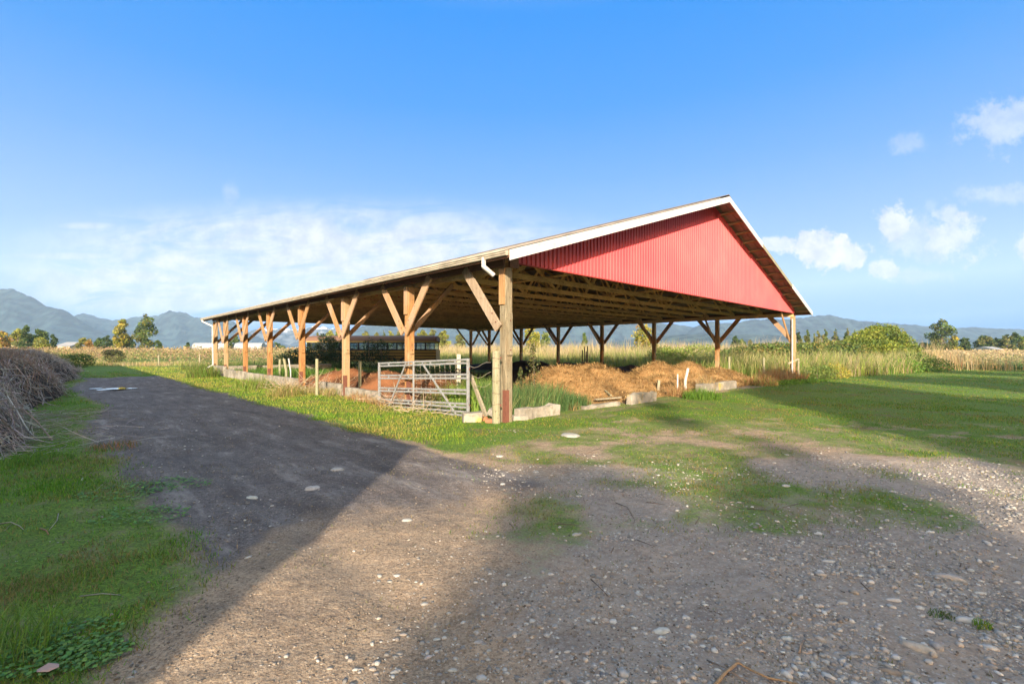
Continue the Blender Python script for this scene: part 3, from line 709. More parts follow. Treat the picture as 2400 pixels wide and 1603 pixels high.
# trees behind the camera whose shade falls across the yard
for k, (x, y, h, wd, n) in enumerate([(.1,-36,14.3,6.6,5200),(3.2,-39,15.2,7,5000),(1.7,-33,13.0,6.5,5000),(5.9,-36,13.9,5,3200),(3.4,-42,19.4,2.6,700),(12.9,-22,16.2,12.5,8000),(22,-24,18.2,12,7000),(30,-22,20.3,14,8000),(39,-20,22.2,14,8000),(50,-20,22.5,17,8000),(62,-20,22,17,7000)]):
    tree(0, h, wd, 0, [GR, OL], 'round', ['broad tree behind the viewer shading the gravel', 'tall tree behind the viewer shading the straw', 'low round tree behind the viewer', 'third slim tree behind the viewer', 'thin tallest tree behind the viewer', 'first tree of the line right behind the viewer', 'second tree of the line behind the viewer', 'third tree of the line behind the viewer', 'fourth tree of the line behind the viewer', 'fifth tree of the line behind the viewer', 'last tree of the line behind the viewer'][k], 'trees behind the viewer', n=n, xy=(x, y), leafs=.5)

# long shed behind and to the left whose shadow covers the track
sh = thing('long_shed', 'long metal shed left of the view, shading the track', 'shed', (-1.86, -7.25, 0), rz=RZ)
b = MB(); b.box((-6.8, 27.5, 2.5), (13.6, 55, 5.0)); b.build('wall', flat('shed_wall', (.55,.55,.52)), sh)
b = MB(); b.prism([(.14, 0, 5.01), (-6.8, 0, 6.7), (-13.8, 0, 5.01)], (0, -.12, 0), (0, 55.2, 0)); b.build('roof', flat('shed_roof', (.3,.3,.3)), sh)

rng = np.random.default_rng(103)
# ---------------------------------------------------------------- far buildings
wm = flat('white_wall', (.36,.36,.36)); gm = flat('grey_roof', (.42,.43,.45)); dw = flat('dark_glass', (.05,.06,.07), .3)
def house(px0, px1, ytop, D, label, cat='house', depth=10, roofc=None, group=None, name='farm_house', arch=False, eave=None):
    x0, x1 = X(px0, D), X(px1, D); zt = Z(ytop, D); ze = zt * .62 if eave is None else eave; cx = (x0 + x1) / 2; L = x1 - x0
    r = thing(name, label, cat, (cx, D, 0), group)
    b = MB(); b.box((0, depth / 2, ze / 2 - .1), (L, depth, ze + .2)); w_ = b.build('wall', wm, r)
    b = MB()
    if arch:
        n = 10; P = [(-L / 2 - .1, depth / 2 - math.cos(math.pi * k / n) * (depth / 2 + .1), ze + .01 + math.sin(math.pi * k / n) * (zt - ze)) for k in range(n + 1)]
    else: P = [(-L / 2 - .3, -.4, ze + .01), (-L / 2 - .3, depth / 2, zt), (-L / 2 - .3, depth + .4, ze + .01)]
    b.prism(P, (0, 0, 0), (L + .6, 0, 0)); b.build('roof', roofc or gm, r)
    for k in range(max(1, int(L / 6))):
        b = MB(); b.box((-L / 2 + (k + .5) * L / max(1, int(L / 6)), -.03, ze * .55), (1.2, .05, ze * .35)); b.build('window', dw, r)
    return r
wr = flat('pale_roof', (.28,.29,.30))
house(-10, 38, 802, 190, 'white domed farm shed at the far left edge', 'shed', 14, wr, name='farm_shed', arch=True)
house(127, 163, 801, 200, 'white long farm building right of the willow clump', 'shed', 12, wr, name='farm_shed')
house(181, 196, 803, 200, 'small white shed left of the orange bush', 'shed', 9, wr, name='farm_shed')
house(228, 256, 804, 180, 'small grey roofed house left of the tall trees', 'house', 9)
gh_m = flat('greenhouse_skin', (.23,.26,.30), .6)
for (a, c_, lab) in [(449, 528, 'left greenhouse with pale arched roof behind the field'), (548, 612, 'right greenhouse with pale arched roof behind the field')]:
    D = 190; x0, x1 = X(a, D), X(c_, D); r = thing('greenhouse', lab, 'greenhouse', ((x0 + x1) / 2, D, 0), 'greenhouses behind the left field'); L = x1 - x0
    b = MB(); b.box((0, 6, 1.2), (L, 12, 2.4)); b.build('wall', gh_m, r)
    b = MB()
    for q_ in range(3):
        P = [(-L / 2, q_ * 4 + 2 - math.cos(math.pi * k / 8) * 2, 2.41 + math.sin(math.pi * k / 8) * 2.2) for k in range(9)]
        b.prism(P, (0, 0, 0), (L, 0, 0))
    b.build('roof', gh_m, r); b = MB()
    for k in range(14): b.box((-L / 2 + (k + .5) * L / 14, -.04, 1.2), (.12, .06, 2.4))
    b.build('frame', M_galv, r)
house(2333, 2354, 812, 170, 'white farmhouse under the trees near the right edge', 'house', 9, wr)
house(2223, 2246, 816, 175, 'low white shed behind the right field', 'shed', 9, wr, name='farm_shed')

# ---------------------------------------------------------------- mountains (own distance and depth)
def range_(name, prof, R, depth, colr, snow=None, rough=1.0, k=0):
    px = np.array([p[0] for p in prof], float); py = np.array([p[1] for p in prof], float)
    na = 420; a = np.linspace(px.min(), px.max(), na); H_ = (HZ - np.interp(a, px, py)) / FPX * R + EYE
    H_ = H_ * (1 + (fbm(a * .11, a * 0, k, 4) - .5) * .075)
    nd = 46; dd = np.linspace(-1, 1, nd); A_, D_ = np.meshgrid(a, dd); HH = np.tile(H_, (nd, 1))
    dirx = (A_ - 1200) / FPX
    Y = R + D_ * depth; Xm = dirx * R * (1 + D_ * depth / R * .25)
    e = np.clip(1 - np.abs(D_) ** 1.15, 0, 1)
    fold = fbm(Xm / (R * .045) + D_ * 2, D_ * 2.5 + Xm / (R * .2), k + 3, 5) - .5
    Zm = HH * (e + fold * 1.1 * rough * e * (1 - e) * 2.0) - 3
    Zm = np.where(np.abs(D_) < .02, HH, np.minimum(Zm, HH * .985))
    V = np.stack([Xm, Y, Zm], -1).reshape(-1, 3); ii, jj = np.meshgrid(np.arange(na - 1), np.arange(nd - 1)); q_ = (jj * na + ii).ravel()
    F = np.stack([q_, q_ + 1, q_ + na + 1, q_ + na], -1)
    nz = fbm(Xm / (R * .012), Y / (R * .012) + Zm / (R * .01), k + 8, 4).reshape(-1, 1)
    cc = np.array(colr) * (.2 + 1.6 * sstep(.3, .7, nz))
    if snow is not None:
        zz = (Zm / HH.max()).reshape(-1, 1); sn = sstep(snow, snow + .12, zz + (nz - .5) * .5); cc = cc * (1 - sn) + np.array([.75, .77, .8]) * sn
    return tag(mk(name, V, F, M_mtn, col=cc, smooth=True), kind='structure')
M_mtn = mat('mountain_forest', lambda N: pbr(N, N.n('ShaderNodeAttribute', attribute_name='col').outputs['Color'], .95, N.noise(wpos(N), .03, 5), .6, 12.0, spec=.1))
FOR = (.015,.026,.028)
range_('mountain', [(-260,700),(-120,690),(-40,680),(0,676),(22,675),(50,683),(75,697),(100,713),(125,718),(145,722),(165,735),(190,752),(215,768),(245,784),(280,800),(320,818)], 2300, 420, FOR, k=1)
range_('mountain', [(150,760),(178,739),(195,734),(210,737),(235,744),(262,750),(290,747),(320,742),(355,739),(375,738),(398,727),(410,728),(422,728),(440,735),(455,742),(480,744),(505,746),(530,748),(547,752),(562,765),(585,780),(620,795),(680,808),(740,819)], 2900, 420, FOR, k=11)
range_('mountain', [(560,790),(590,773),(608,770),(640,770),(663,766),(690,772),(715,768),(738,763),(745,768),(760,764),(775,769),(790,766),(810,771),(826,774),(860,770),(900,790),(950,812)], 3600, 300, (.05,.055,.06), snow=.80, k=21)
range_('mountain', [(740,818),(800,790),(830,773),(849,762),(880,758),(930,757),(990,760),(1040,756),(1100,752),(1180,755),(1250,760),(1320,757),(1400,752),(1470,752),(1540,756),(1571,758),(1600,762),(1628,766),(1660,775),(1720,800),(1760,816)], 2900, 450, FOR, k=31)
range_('mountain', [(1560,818),(1600,790),(1625,766),(1647,757),(1665,752),(1700,756),(1728,756),(1752,749),(1790,746),(1850,745),(1890,742),(1915,738),(1940,737),(1958,739),(1978,745),(2010,750),(2050,753),(2100,757),(2150,761),(2200,764),(2236,767),(2262,766),(2290,765),(2330,768),(2370,769),(2420,772),(2520,768),(2640,775)], 2600, 450, FOR, k=41, rough=.6)
range_('hills', [(1400,806),(1500,790),(1600,782),(1700,780),(1800,783),(1900,786),(2000,790),(2100,793),(2200,795),(2400,792),(2600,795)], 1900, 300, (.024,.036,.03), k=51, rough=.5)


# ---------------------------------------------------------------- metal gate and fence bits
def box_in(px, py0, py1, D): return X(px, D), D, Z(py1, D), Z(py0, D)
gx0, gy0 = X(1097, 11.1), 11.1; gx1, gy1 = X(889, 13.9), 13.9
gate = thing('farm_gate', 'galvanised tubular farm gate with five rails and slanting braces beside the near post', 'gate', (gx0, gy0, 0), rz=math.atan2(gy1 - gy0, gx1 - gx0))
GL = math.hypot(gx1 - gx0, gy1 - gy0)
dz = lambda x: -.17 * x / GL + .04 * (x / GL) * (x / GL - 1)
railz = [1.33, .97, .60, .27, .08]
for r_ in railz:
    b = MB()
    for o_ in (-.042, .042): b.bar((.03, 0, r_ + o_ + dz(0)), (GL - .03, 0, r_ + o_ + dz(GL)), .034, .050)
    for q_ in range(4): b.box((GL * (.12 + .25 * q_), 0, r_ + dz(GL * (.12 + .25 * q_))), (.05, .03, .10))
    b.build('rail', M_galv, gate, bevel=.006)
for x, nm in ((0, 'end_post'), (GL, 'end_post'), (GL * .55, 'upright')):
    b = MB(); b.box((x, .028 if nm == 'upright' else 0, (1.40 + 0) / 2 + dz(x)), (.062, .03 if nm == 'upright' else .062, 1.40)); b.build(nm, M_galv, gate, bevel=.006)
for x0, x1 in ((GL * .45, GL * .10), (GL * .64, GL * .87)):
    b = MB(); b.bar((x0, .032, 1.34 + dz(x0)), (x1, .032, .05 + dz(x1)), .05, .026, up=(0, 1, 0)) ; b.build('diagonal_brace', M_galv, gate, bevel=.004)
b = MB(); b.tube([(-.05, 0, 1.15), (-.12, .05, 1.18), (-.16, .1, 1.12)], .012, 6); b.tube([(-.05, 0, .3), (-.14, .06, .3)], .012, 6); b.build('hinge', M_rust, gate)

def stake(px, ptop, pbase, wpx, label, m=None, lean=0, rnd=True, group='old fence posts round the barn', D=None, name='fence_post', nail=False):
    D = D or EYE * FPX / (pbase - HZ); x = X(px, D); zt = Z(ptop, D); r = wpx / FPX * D / 2
    b = MB()
    if rnd: b.tube([(0, 0, -.3), (0, 0, zt * .5), (lean, 0, zt - .015), (lean, 0, zt)], [r * 1.05, r, r, r * .85], 12)
    else: b.bar((0, 0, -.3), (lean, 0, zt), 2 * r, 2 * r, up=(0, 1, 0))
    o = b.build(name, m or M_grey, None, smooth=False); o.location = (x, D, 0)
    return tag(o, label, 'fence post', group)
M_green = mat('treated_post', wood((.21,.21,.13), (.31,.30,.20), (.24,.24,.15)))
stake(743, 841, 929, 7, 'round greenish fence post standing alone right of the third barn post', M_green)
stake(843.5, 846, 921, 7, 'round greenish fence post between the second and third barn posts', M_green)
stake(656, 842, 894, 5.5, 'grey fence post on the left among the dry sticks', M_green)
stake(671, 841, 898, 6, 'leaning grey fence post among the dry sticks', M_green, lean=-.10)
stake(681, 840, 897, 3.5, 'thin white capped stake beside the leaning fence post', M_white, lean=-.09)
stake(1075.5, 830, 955, 9, 'square pale fence post behind the right end of the gate', mat('pale_post', wood((.36,.32,.25), (.48,.44,.36), (.32,.28,.21))), rnd=False, D=12.3)
stake(1606, 863, 912, 6, 'round white marker stake in front of the tall straw heap', M_white, lean=.10, D=17.3)
stake(1588, 877, 913, 3.6, 'thin white stick left of the round marker stake', M_white, D=17.2)
stake(1539, 891, 917, 6, 'short grey board standing between the straw heaps', M_grey, rnd=False, D=17, lean=.08)
stake(1709, 836, 885, 5, 'green grey fence post behind the right straw heap', M_green, D=27)
stake(1790, 838, 890, 5, 'slim fence post in the tall grass left of the corner post', M_green, D=25.5)
stake(1871, 840, 888, 5, 'old fence post with a nailed rail at the right corner of the barn', M_grey, D=25)
stake(1465, 835, 860, 3.5, 'dark stub post behind the left straw heap', M_bark, D=40)
for k, (px, t_) in enumerate([(1365, 820), (1370, 812), (1374, 824), (1377, 811)]): stake(px, t_, 850, 2.2, ['first', 'second', 'third', 'fourth'][k] + ' of the four dark upright planks far behind the straw', M_bark, rnd=False, D=36, group='dark upright planks', name='upright_plank')
stake(2245, 836, 866, 3.5, 'pale field post at the start of the right hand field', M_grey, D=42)
stake(372, 832, 857, 3.5, 'pale field post at the edge of the left field', M_grey, D=47)
stake(468, 830, 852, 3, 'thin field post left of the barn corner', M_grey, D=49)
b = MB(); b.bar((X(1847, 24.8), 24.8, Z(852, 24.8)), (X(1871, 24.9), 24.9, Z(841, 24.9)), .05, .09); tag(b.build('fence_rail', M_grey), 'slanting grey board nailed between the right corner post and an old fence post', 'board')
# boot of the near corner post
x, y = X(1163, 10.15), 10.15
b = MB(); b.tube([(0, 0, -.3), (0, 0, .6), (0, 0, 1.2), (.0, 0, 1.56), (.0, 0, 1.58)], [.092, .09, .088, .086, .075], 14)
o = b.build('stub_post', M_grey, None, smooth=False); o.location = (x, y, 0); tag(o, 'thick greenish stub post standing against the near corner post, ringed with wire', 'post')
b = MB()
for z_ in (.42, .66, .93, 1.2, 1.42):
    b.tube([(math.cos(a) * .096, math.sin(a) * .096, z_ + .012 * math.sin(a * 2 + z_ * 9)) for a in [k * math.pi / 8 for k in range(17)]], .0035, 4, False)
b.build('wire', M_rust, o)
b = MB(); b.tube([(.10, -.12, 1.43), (.10, -.19, 1.43)], .02, 8); b.tube([(.10, -.12, .42), (.10, -.19, .42)], .02, 8); b.build('bolt', M_rust, o)
# wire mesh between gate and fence posts
b = MB()
A = Vector((X(1075, 12.3), 12.3, 0)); Bp = Vector((X(962, 13.3) + .05, 13.5, 0)); Cp = Vector((X(1150, 11.3), 11.3, 0))
for z_ in (1.28, 1.02, .78, .5, .2):
    for P_, Q_ in ((A, Bp), (A, Cp)):
        b.tube([P_.lerp(Q_, f) + Vector((0, 0, z_ + .05 * math.sin(f * 9 + z_ * 5) - .08 * math.sin(f * math.pi))) for f in [k / 8 for k in range(9)]], .0045, 4, False)
for k in range(9):
    p = A.lerp(Bp, (k + .5) / 9); b.tube([p + Vector((0, 0, .1)), p + Vector((.02, 0, .6)), p + Vector((-.02, .01, 1.24))], .004, 4, False)
tag(b.build('wire_fence', flat('old_wire', (.42,.36,.28), .6)), 'sagging wire mesh strung behind the metal gate', 'wire fence')
# leaning board
D = 11.6; b = MB(); b.bar((X(1103, D), D, Z(880, D)), (X(1140, 11.0), 11.0, .02), .05, .12); tag(b.build('leaning_board', M_grey, bevel=.006), 'grey split board leaning down between the gate and the stub post', 'board')
# rubble at the corner
def chunk(px, py, w_, d_, h_, label, m, rz=0., tilt=0., name='concrete_chunk', cat='rubble', group=None, z0=None, D=None):
    x, y = G(px, py) if D is None else (X(px, D), D)
    V = []; F = []
    for a in (-1, 0, 1):
        for c_ in (-1, 0, 1):
            for e in (-1, 1): V.append((a * w_ / 2 + rng.uniform(-.06, .06) * w_, c_ * d_ / 2 + rng.uniform(-.06, .06) * d_, e * h_ / 2 + rng.uniform(-.06, .06) * h_))
    idx = lambda i, j, k: (i * 3 + j) * 2 + k
    for i in (0, 1):
        for j in (0, 1):
            F += [[idx(i, j, 1), idx(i+1, j, 1), idx(i+1, j+1, 1), idx(i, j+1, 1)], [idx(i, j, 0), idx(i, j+1, 0), idx(i+1, j+1, 0), idx(i+1, j, 0)]]
    for i in (0, 1):
        F += [[idx(i,0,0), idx(i+1,0,0), idx(i+1,0,1), idx(i,0,1)], [idx(i,2,1), idx(i+1,2,1), idx(i+1,2,0), idx(i,2,0)], [idx(0,i,1), idx(0,i+1,1), idx(0,i+1,0), idx(0,i,0)], [idx(2,i,0), idx(2,i+1,0), idx(2,i+1,1), idx(2,i,1)]]
    b = MB(); b.add(V, F); o = b.build(name, m, bevel=min(w_, h_) * .08); o.location = (x, y, float(gh(x, y)) + (h_ * .36 if z0 is None else z0)); o.rotation_euler = (0, tilt, rz)
    return tag(o, label, cat, group)
chunk(1107, 987, .42, .32, .24, 'large pale concrete block at the foot of the gate', M_conc, .2)
chunk(1134, 984, .16, .13, .10, 'small orange brick left of the tilted concrete beam', flat('brick', (.42,.20,.09)), .5, name='brick', cat='brick')
chunk(1147, 990, .17, .13, .10, 'reddish broken brick nearest the tilted concrete beam', flat('brick_red', (.36,.15,.08)), -.3, name='brick', cat='brick')
chunk(1132, 975, .20, .14, .10, 'ochre stone lying behind the small orange brick', flat('brick', (.42,.20,.09)), .2, name='brick', cat='brick')
chunk(1162, 984, .42, .17, .15, 'short concrete beam tilted against the stub post', M_conc, -.5, .42, z0=.11)
chunk(1120, 970, .5, .13, .10, 'brown timber block lying behind the rubble', M_header, .1, name='timber_block', cat='timber')
chunk(1218, 985, .35, .2, .13, 'concrete lump right of the steel plate on the near post', M_conc, .4)
# planks on the straw
for k, (x0, y0, x1, y1, wd, D0, D1, lab) in enumerate([(1308, 897, 1345, 888, .10, 15.3, 16.0, 'dark plank lying on the straw heap'), (1350, 925, 1398, 913, .16, 14.6, 15.2, 'pale grey board lying at the foot of the straw heap'),
      (1305, 908, 1320, 900, .12, 15.0, 15.4, 'short pale board end left on the straw heap'), (1418, 915, 1432, 927, .06, 15.1, 14.6, 'small crossing stick at the foot of the straw heap'), (1395, 936, 1455, 931, .12, 13.9, 14.3, 'long low board lying in front of the straw heap'), (1320, 932, 1290, 941, .08, 13.6, 13.2, 'thin board beside the dark green weeds')]):
    b = MB(); b.bar((X(x0, D0), D0, Z(y0, D0)), (X(x1, D1), D1, Z(y1, D1)), wd, .035); tag(b.build('plank', M_grey if k != 0 else M_bark, bevel=.003), lab, 'plank')

# ---------------------------------------------------------------- old bus behind the barn
BD = 43.0; bx0, bx1 = X(717, BD), X(1022, BD); BL = bx1 - bx0; BW = 2.4
bus = thing('school_bus', 'old yellow bus with rusty roof overgrown by bushes behind the barn', 'bus', (bx0, BD, 0))
M_bus = flat('bus_yellow', (.34,.22,.055), .6); M_broof = flat('bus_roof', (.16,.085,.055), .7); M_blk = flat('black_trim', (.02,.02,.02), .6)
M_glass = mat('bus_glass', lambda N: N.n('ShaderNodeMixShader', i0=.28, i1=N.n('ShaderNodeBsdfTransparent', Color=(.75,.85,.88)), i2=N.n('ShaderNodeBsdfGlossy', Color=(.9,.95,1), Roughness=.05)))
ZB, ZW0, ZW1, ZR = .55, 1.62, 2.30, 2.95
b = MB()
for yy_ in (0, BW - .05): b.box((BL / 2, yy_ + .025, (ZB + ZW0) / 2), (BL, .05, ZW0 - ZB)); b.box((BL / 2, yy_ + .025, ZW1 + .06), (BL, .05, .12))
b.box((BL - .025, BW / 2, (ZB + ZW0) / 2), (.05, BW - .12, ZW0 - ZB)); b.box((BL / 2, BW / 2, ZB + .2), (BL - .1, BW - .12, .06)); b.box((.03, BW / 2, (ZB + 1.35) / 2), (.05, BW - .12, 1.35 - ZB))
b.build('body', M_bus, bus)
prof = [(0, ZW1 + .12), (.03, ZW1 + .30), (.14, ZW1 + .46), (.35, ZW1 + .57), (.75, ZR - .03), (BW / 2, ZR), (BW - .75, ZR - .03), (BW - .35, ZW1 + .57), (BW - .14, ZW1 + .46), (BW - .03, ZW1 + .30), (BW, ZW1 + .12)]
V = []; F = []; n = len(prof)
for (x, sc_, dz_) in ((-.45, .55, -.30), (-.35, .75, -.18), (-.1, .92, -.05), (.35, 1, 0), (BL - .3, 1, 0), (BL - .08, .96, -.04), (BL + .02, .86, -.16)):
    for (y_, z_) in prof: V.append((x, BW / 2 + (y_ - BW / 2) * (sc_ * .3 + .7), ZW1 + .12 + (z_ - ZW1 - .12) * sc_ ))
for i in range(6):
    for k in range(n - 1): a = i * n + k; F.append([a, a + 1, a + n + 1, a + n])
F += [list(range(n)), [6 * n + k for k in range(n)][::-1]]
mk('roof', V, F, M_broof, bus)
NWIN = 13; pane_d = BL - .5
for side in (0, 1):
    y_ = .02 if side == 0 else BW - .02
    for k in range(NWIN):
        xa = .45 + k * (BL - .55) / NWIN; xb = xa + (BL - .55) / NWIN
        b = MB(); zc = (ZW0 + ZW1) / 2
        b.box((xa + .03, y_, zc), (.07, .07, ZW1 - ZW0)); b.box((xb - .03, y_, zc), (.05, .07, ZW1 - ZW0)); b.box(((xa + xb) / 2, y_, ZW0 + .03), (xb - xa - .12, .06, .05)); b.box(((xa + xb) / 2, y_, ZW1 - .03), (xb - xa - .12, .06, .05)); b.box(((xa + xb) / 2, y_, zc + .05), (xb - xa - .12, .05, .03))
        f_ = b.build('window', M_blk, bus); b = MB(); b.box(((xa + xb) / 2, y_, zc), (xb - xa - .1, .008, ZW1 - ZW0 - .06)); b.build('pane', M_glass, f_)
b = MB()
for z_ in (1.58, 1.30, 1.05, .78): b.box((BL / 2, -.012, z_), (BL, .024, .07))
b.build('rub_rail', M_blk, bus)
b = MB(); b.box((-.02, BW / 2, 1.85), (.03, BW - .3, .9)); b.build('windscreen', mat('screen_glass', lambda N: pbr(N, (.20,.34,.50), .08, spec=.8)), bus)
b = MB(); b.prism([(-1.5, .35, .75), (-1.5, .35, 1.25), (-1.3, .35, 1.38), (0, .35, 1.48), (0, .35, .75)], (0, 0, 0), (0, BW - .7, 0)); b.build('bonnet', M_bus, bus)
b = MB(); b.box((-1.62, BW / 2, .62), (.12, BW - .1, .24)); b.build('bumper', M_blk, bus)
for x_ in (-.85, BL - 2.9):
    b = MB(); b.tube([(x_, -.03, .48), (x_, .24, .48)], .48, 20); ty = b.build('wheel', M_blk, bus); b = MB(); b.tube([(x_, -.05, .48), (x_, -.02, .48)], .25, 14); b.build('rim', flat('rim', (.3,.22,.1)), ty)
b = MB(); b.tube([(.1, 0, 1.95), (-.6, -.35, 1.7), (-.75, -.45, 1.5)], .025, 6); b.box((-.8, -.45, 1.45), (.06, .22, .3)); b.build('mirror', M_blk, bus)
for k in range(11):
    xa = .9 + k * 1.0; b = MB(); b.box((xa, .7, 1.25), (.14, .95, 1.0)); b.build('seat', flat('bus_seat', (.10,.14,.15)), bus)

rng = np.random.default_rng(104)
# ---------------------------------------------------------------- small plants and stuff
def leafmass(name, label, cat, blobs, n, size, cols, kind=None, stems=None, floor=0, hollow=.45, group=None):
    """blobs: (x, y, z, rx, ry, rz)"""
    B = np.array(blobs, float); wv = (B[:, 3] * B[:, 4] + B[:, 3] * B[:, 5]); bi = rng.choice(len(B), n, p=wv / wv.sum())
    d_ = rng.normal(size=(n, 3)); d_ /= np.linalg.norm(d_, axis=1)[:, None]
    P = B[bi, :3] + d_ * (rng.uniform(hollow, 1.06, n) ** .6)[:, None] * B[bi, 3:6]
    P[:, 2] = np.maximum(P[:, 2], gh(P[:, 0], P[:, 1]) + .02 + rng.uniform(0, .12, n))
    ci = (fbm(P[:, 0] * .7, P[:, 2] * .9 + P[:, 1] * .5, 77) * 1.6 - .3 + rng.uniform(-.2, .2, n)) * len(cols); ci = np.clip(ci.astype(int), 0, len(cols) - 1)
    V, F, Cc = leaves(P, size, pick(cols, n, idx=ci))
    root = thing(name, label, cat, (B[:, 0].mean(), B[:, 1].mean(), 0), group) if kind is None else None
    if root is not None:
        V = V - np.array([root.location.x, root.location.y, 0]); o = mk('foliage', V, F, M_leaf, root, col=Cc)
        b = MB()
        for k in range(min(len(B), 14)):
            c = Vector(B[k, :3]) - root.location; b.tube([(c.x * .9, c.y * .9, -.1), (c.x, c.y, max(.1, c.z))], [.03, .012], 5, False)
            for q_ in range(3):
                e = c + Vector((rng.normal() * B[k, 3] * .6, rng.normal() * B[k, 4] * .6, abs(rng.normal()) * B[k, 5] * .6)); b.tube([(c.x, c.y, max(.1, c.z * .6)), tuple(e)], [.012, .005], 4, False)
        b.build('stem', M_bark, root); return root
    return tag(mk(name, V, F, M_leaf, col=Cc), label, cat, kind=kind)
def grassfield(name, label, cat, pts, h, wd, cols, kind='stuff', lean=.35, seg=2, w=None, tipc=None, droop=.5, group=None):
    n = len(pts); h = h * (.45 + 1.1 * fbm(pts[:, 0] * .35, pts[:, 1] * .35, 27)) 
    ci = np.clip(((fbm(pts[:, 0] * .45, pts[:, 1] * .45, 13) - .2) * 1.7 + rng.uniform(-.25, .25, n)) * len(cols), 0, len(cols) - 1).astype(int)
    cc = pick(cols, n, idx=ci, v=.3); V, F, Cc = blades(pts, h, wd, cc, lean, seg, droop)
    if tipc is not None:
        m = 2 * seg + 1; Cc = Cc.reshape(n, m, 3).copy(); k = rng.random(n) < .6; tc = np.array(tipc) * rng.uniform(.8, 1.2, (n, 1)); Cc[k, -1] = tc[k]; Cc[k, -2] = Cc[k, -2] * .5 + tc[k] * .5; Cc[k, -3] = Cc[k, -3] * .5 + tc[k] * .5; Cc = Cc.reshape(-1, 3)
    return tag(mk(name, V, F, M_blade, col=Cc), label, cat, group, kind)
def tuft(px, py, r, h, n, cols, label, group=None, wd=.009, D=None, lean=.7, cat='grass tuft', name='grass_tuft', ry=None):
    x, y = G(px, py) if D is None else (X(px, D), D)
    a = rng.uniform(0, 2 * np.pi, n); q_ = np.sqrt(rng.random(n)) ; P = onground(x + np.cos(a) * q_ * r, y + np.sin(a) * q_ * (ry or r))
    hh = h * (1.15 - .6 * q_)
    V, F, Cc = blades(P, hh, wd * max(1, y / 14), pick(cols, n, v=.3), lean, 3)
    return tag(mk(name, V, F, M_blade, col=Cc), label, cat, group)
TG = (.075,.13,.035); TY = (.20,.24,.05); DRY = (.38,.27,.12); RED = (.36,.18,.08); BEI = (.40,.32,.18); BRG = (.13,.25,.03)
# dark green weeds inside the near corner
wp = lambda t, s: tuple(TS(t, s))
def weedbed(t0, t1, s0, s1, n, h, cols, label, wd=.010):
    t = rng.uniform(t0, t1, n); s_ = rng.uniform(s0, s1, n); x = P0[0] + UG[0] * t + UL[0] * s_; y = P0[1] + UG[1] * t + UL[1] * s_
    P = onground(x, y); hh = h * (.45 + 1.0 * fbm(t * 1.6, s_ * 1.6, 91))
    V, F, Cc = blades(P, hh, wd, pick(cols, n, v=.35), .55, 3, .7); return tag(mk('weed_bed', V, F, M_blade, col=Cc), label, 'weeds')
weedbed(.35, 2.3, .25, 1.7, 5200, .80, [(.07,.15,.05), (.10,.19,.06), (.15,.24,.08), (.20,.22,.09)], 'tall dark green weeds just right of the near corner post', .012)
weedbed(2.0, 3.4, .2, 1.2, 2200, .55, [(.07,.14,.045), (.10,.18,.06)], 'lower weeds sloping down towards the straw heap', .011)
weedbed(.1, 1.6, 1.3, 2.6, 3200, .85, [(.20,.33,.05), (.15,.26,.05), (.28,.36,.08)], 'bright green weeds left of the near stub post', .011)
weedbed(.3, 2.2, 2.6, 4.0, 1800, .6, [(.11,.20,.04), (.18,.24,.06), DRY], 'weeds seen through the right half of the gate', .011)
weedbed(.25, 4.5, 16.5, 26, 9000, .55, [BRG, (.09,.19,.03), (.06,.12,.03)], 'low green weeds covering the far end of the barn floor', .02)
weedbed(-.55, .0, 4.6, 7.2, 1100, .30, [DRY, BEI, RED], 'dry straw coloured grass along the wall by the gate', .008)
weedbed(-.75, -.15, 8.0, 12.2, 1700, .28, [DRY, BEI, TY], 'dry pale grass along the wall by the round fence post', .009)
def stalk(px, D, h, lab):
    x = X(px, D); b = MB(); b.tube([(0, 0, 0), (.04, 0, h * .5), (-.02, .02, h)], [.012, .009, .004], 5)
    r = thing('tall_weed', lab, 'weed', (x, D, 0)); b.build('stem', M_bark, r); n = 500; z_ = rng.uniform(.15, 1, n) ** .8 * h; a = rng.uniform(0, 6.28, n); q_ = (1.05 - z_ / h) * .32 * h * rng.uniform(.1, 1, n)
    V, F, Cc = leaves(np.stack([np.cos(a) * q_, np.sin(a) * q_, z_], -1), .05, pick([OL, (.10,.08,.04), DG], n)); mk('foliage', V, F, M_leaf, r, col=Cc)
stalk(1249, 12.6, 1.78, 'tall spindly weed rising above the dark weeds'); stalk(1220, 12.2, 1.15, 'shorter seeding weed left of the tall spindly one')
tuft(597, 912, .85, .62, 900, [TY, BRG, (.28,.29,.08)], 'wide green grass tuft against the low wall on the long side', wd=.010, ry=.6)
tuft(668, 928, .6, .5, 500, [DRY, TY], 'dry grass tuft below the dry sticks')
tuft(478, 884, .85, .95, 900, [TY, OL, BRG], 'big yellow green clump at the far left corner of the barn', wd=.009)
tuft(1645, 936, .62, .42, 1100, [BRG, (.10,.20,.03)], 'bright green grass tuft before the right concrete wall', wd=.010, ry=.45)
tuft(1590, 930, .42, .5, 550, [RED, DRY], 'reddish dry tuft beside the white marker stake')
tuft(1655, 902, .35, .8, 260, [BEI, DRY], 'fan of dry reeds behind the bright green tuft', D=18.0)
tuft(1815, 893, .9, .95, 900, [RED, DRY, BEI], 'rusty dry weeds left of the right corner post', D=23.6)
tuft(1850, 893, .8, .8, 800, [RED, DRY], 'rusty dry weeds at the foot of the right corner post', D=23.9)
tuft(1780, 905, .8, .6, 700, [DRY, RED, TY], 'low dry weeds right of the concrete wall end', D=21.5)
tuft(1325, 962, .4, .32, 550, [(.07,.11,.04), DRY], 'dark drooping weeds over the broken wall', D=12.6)
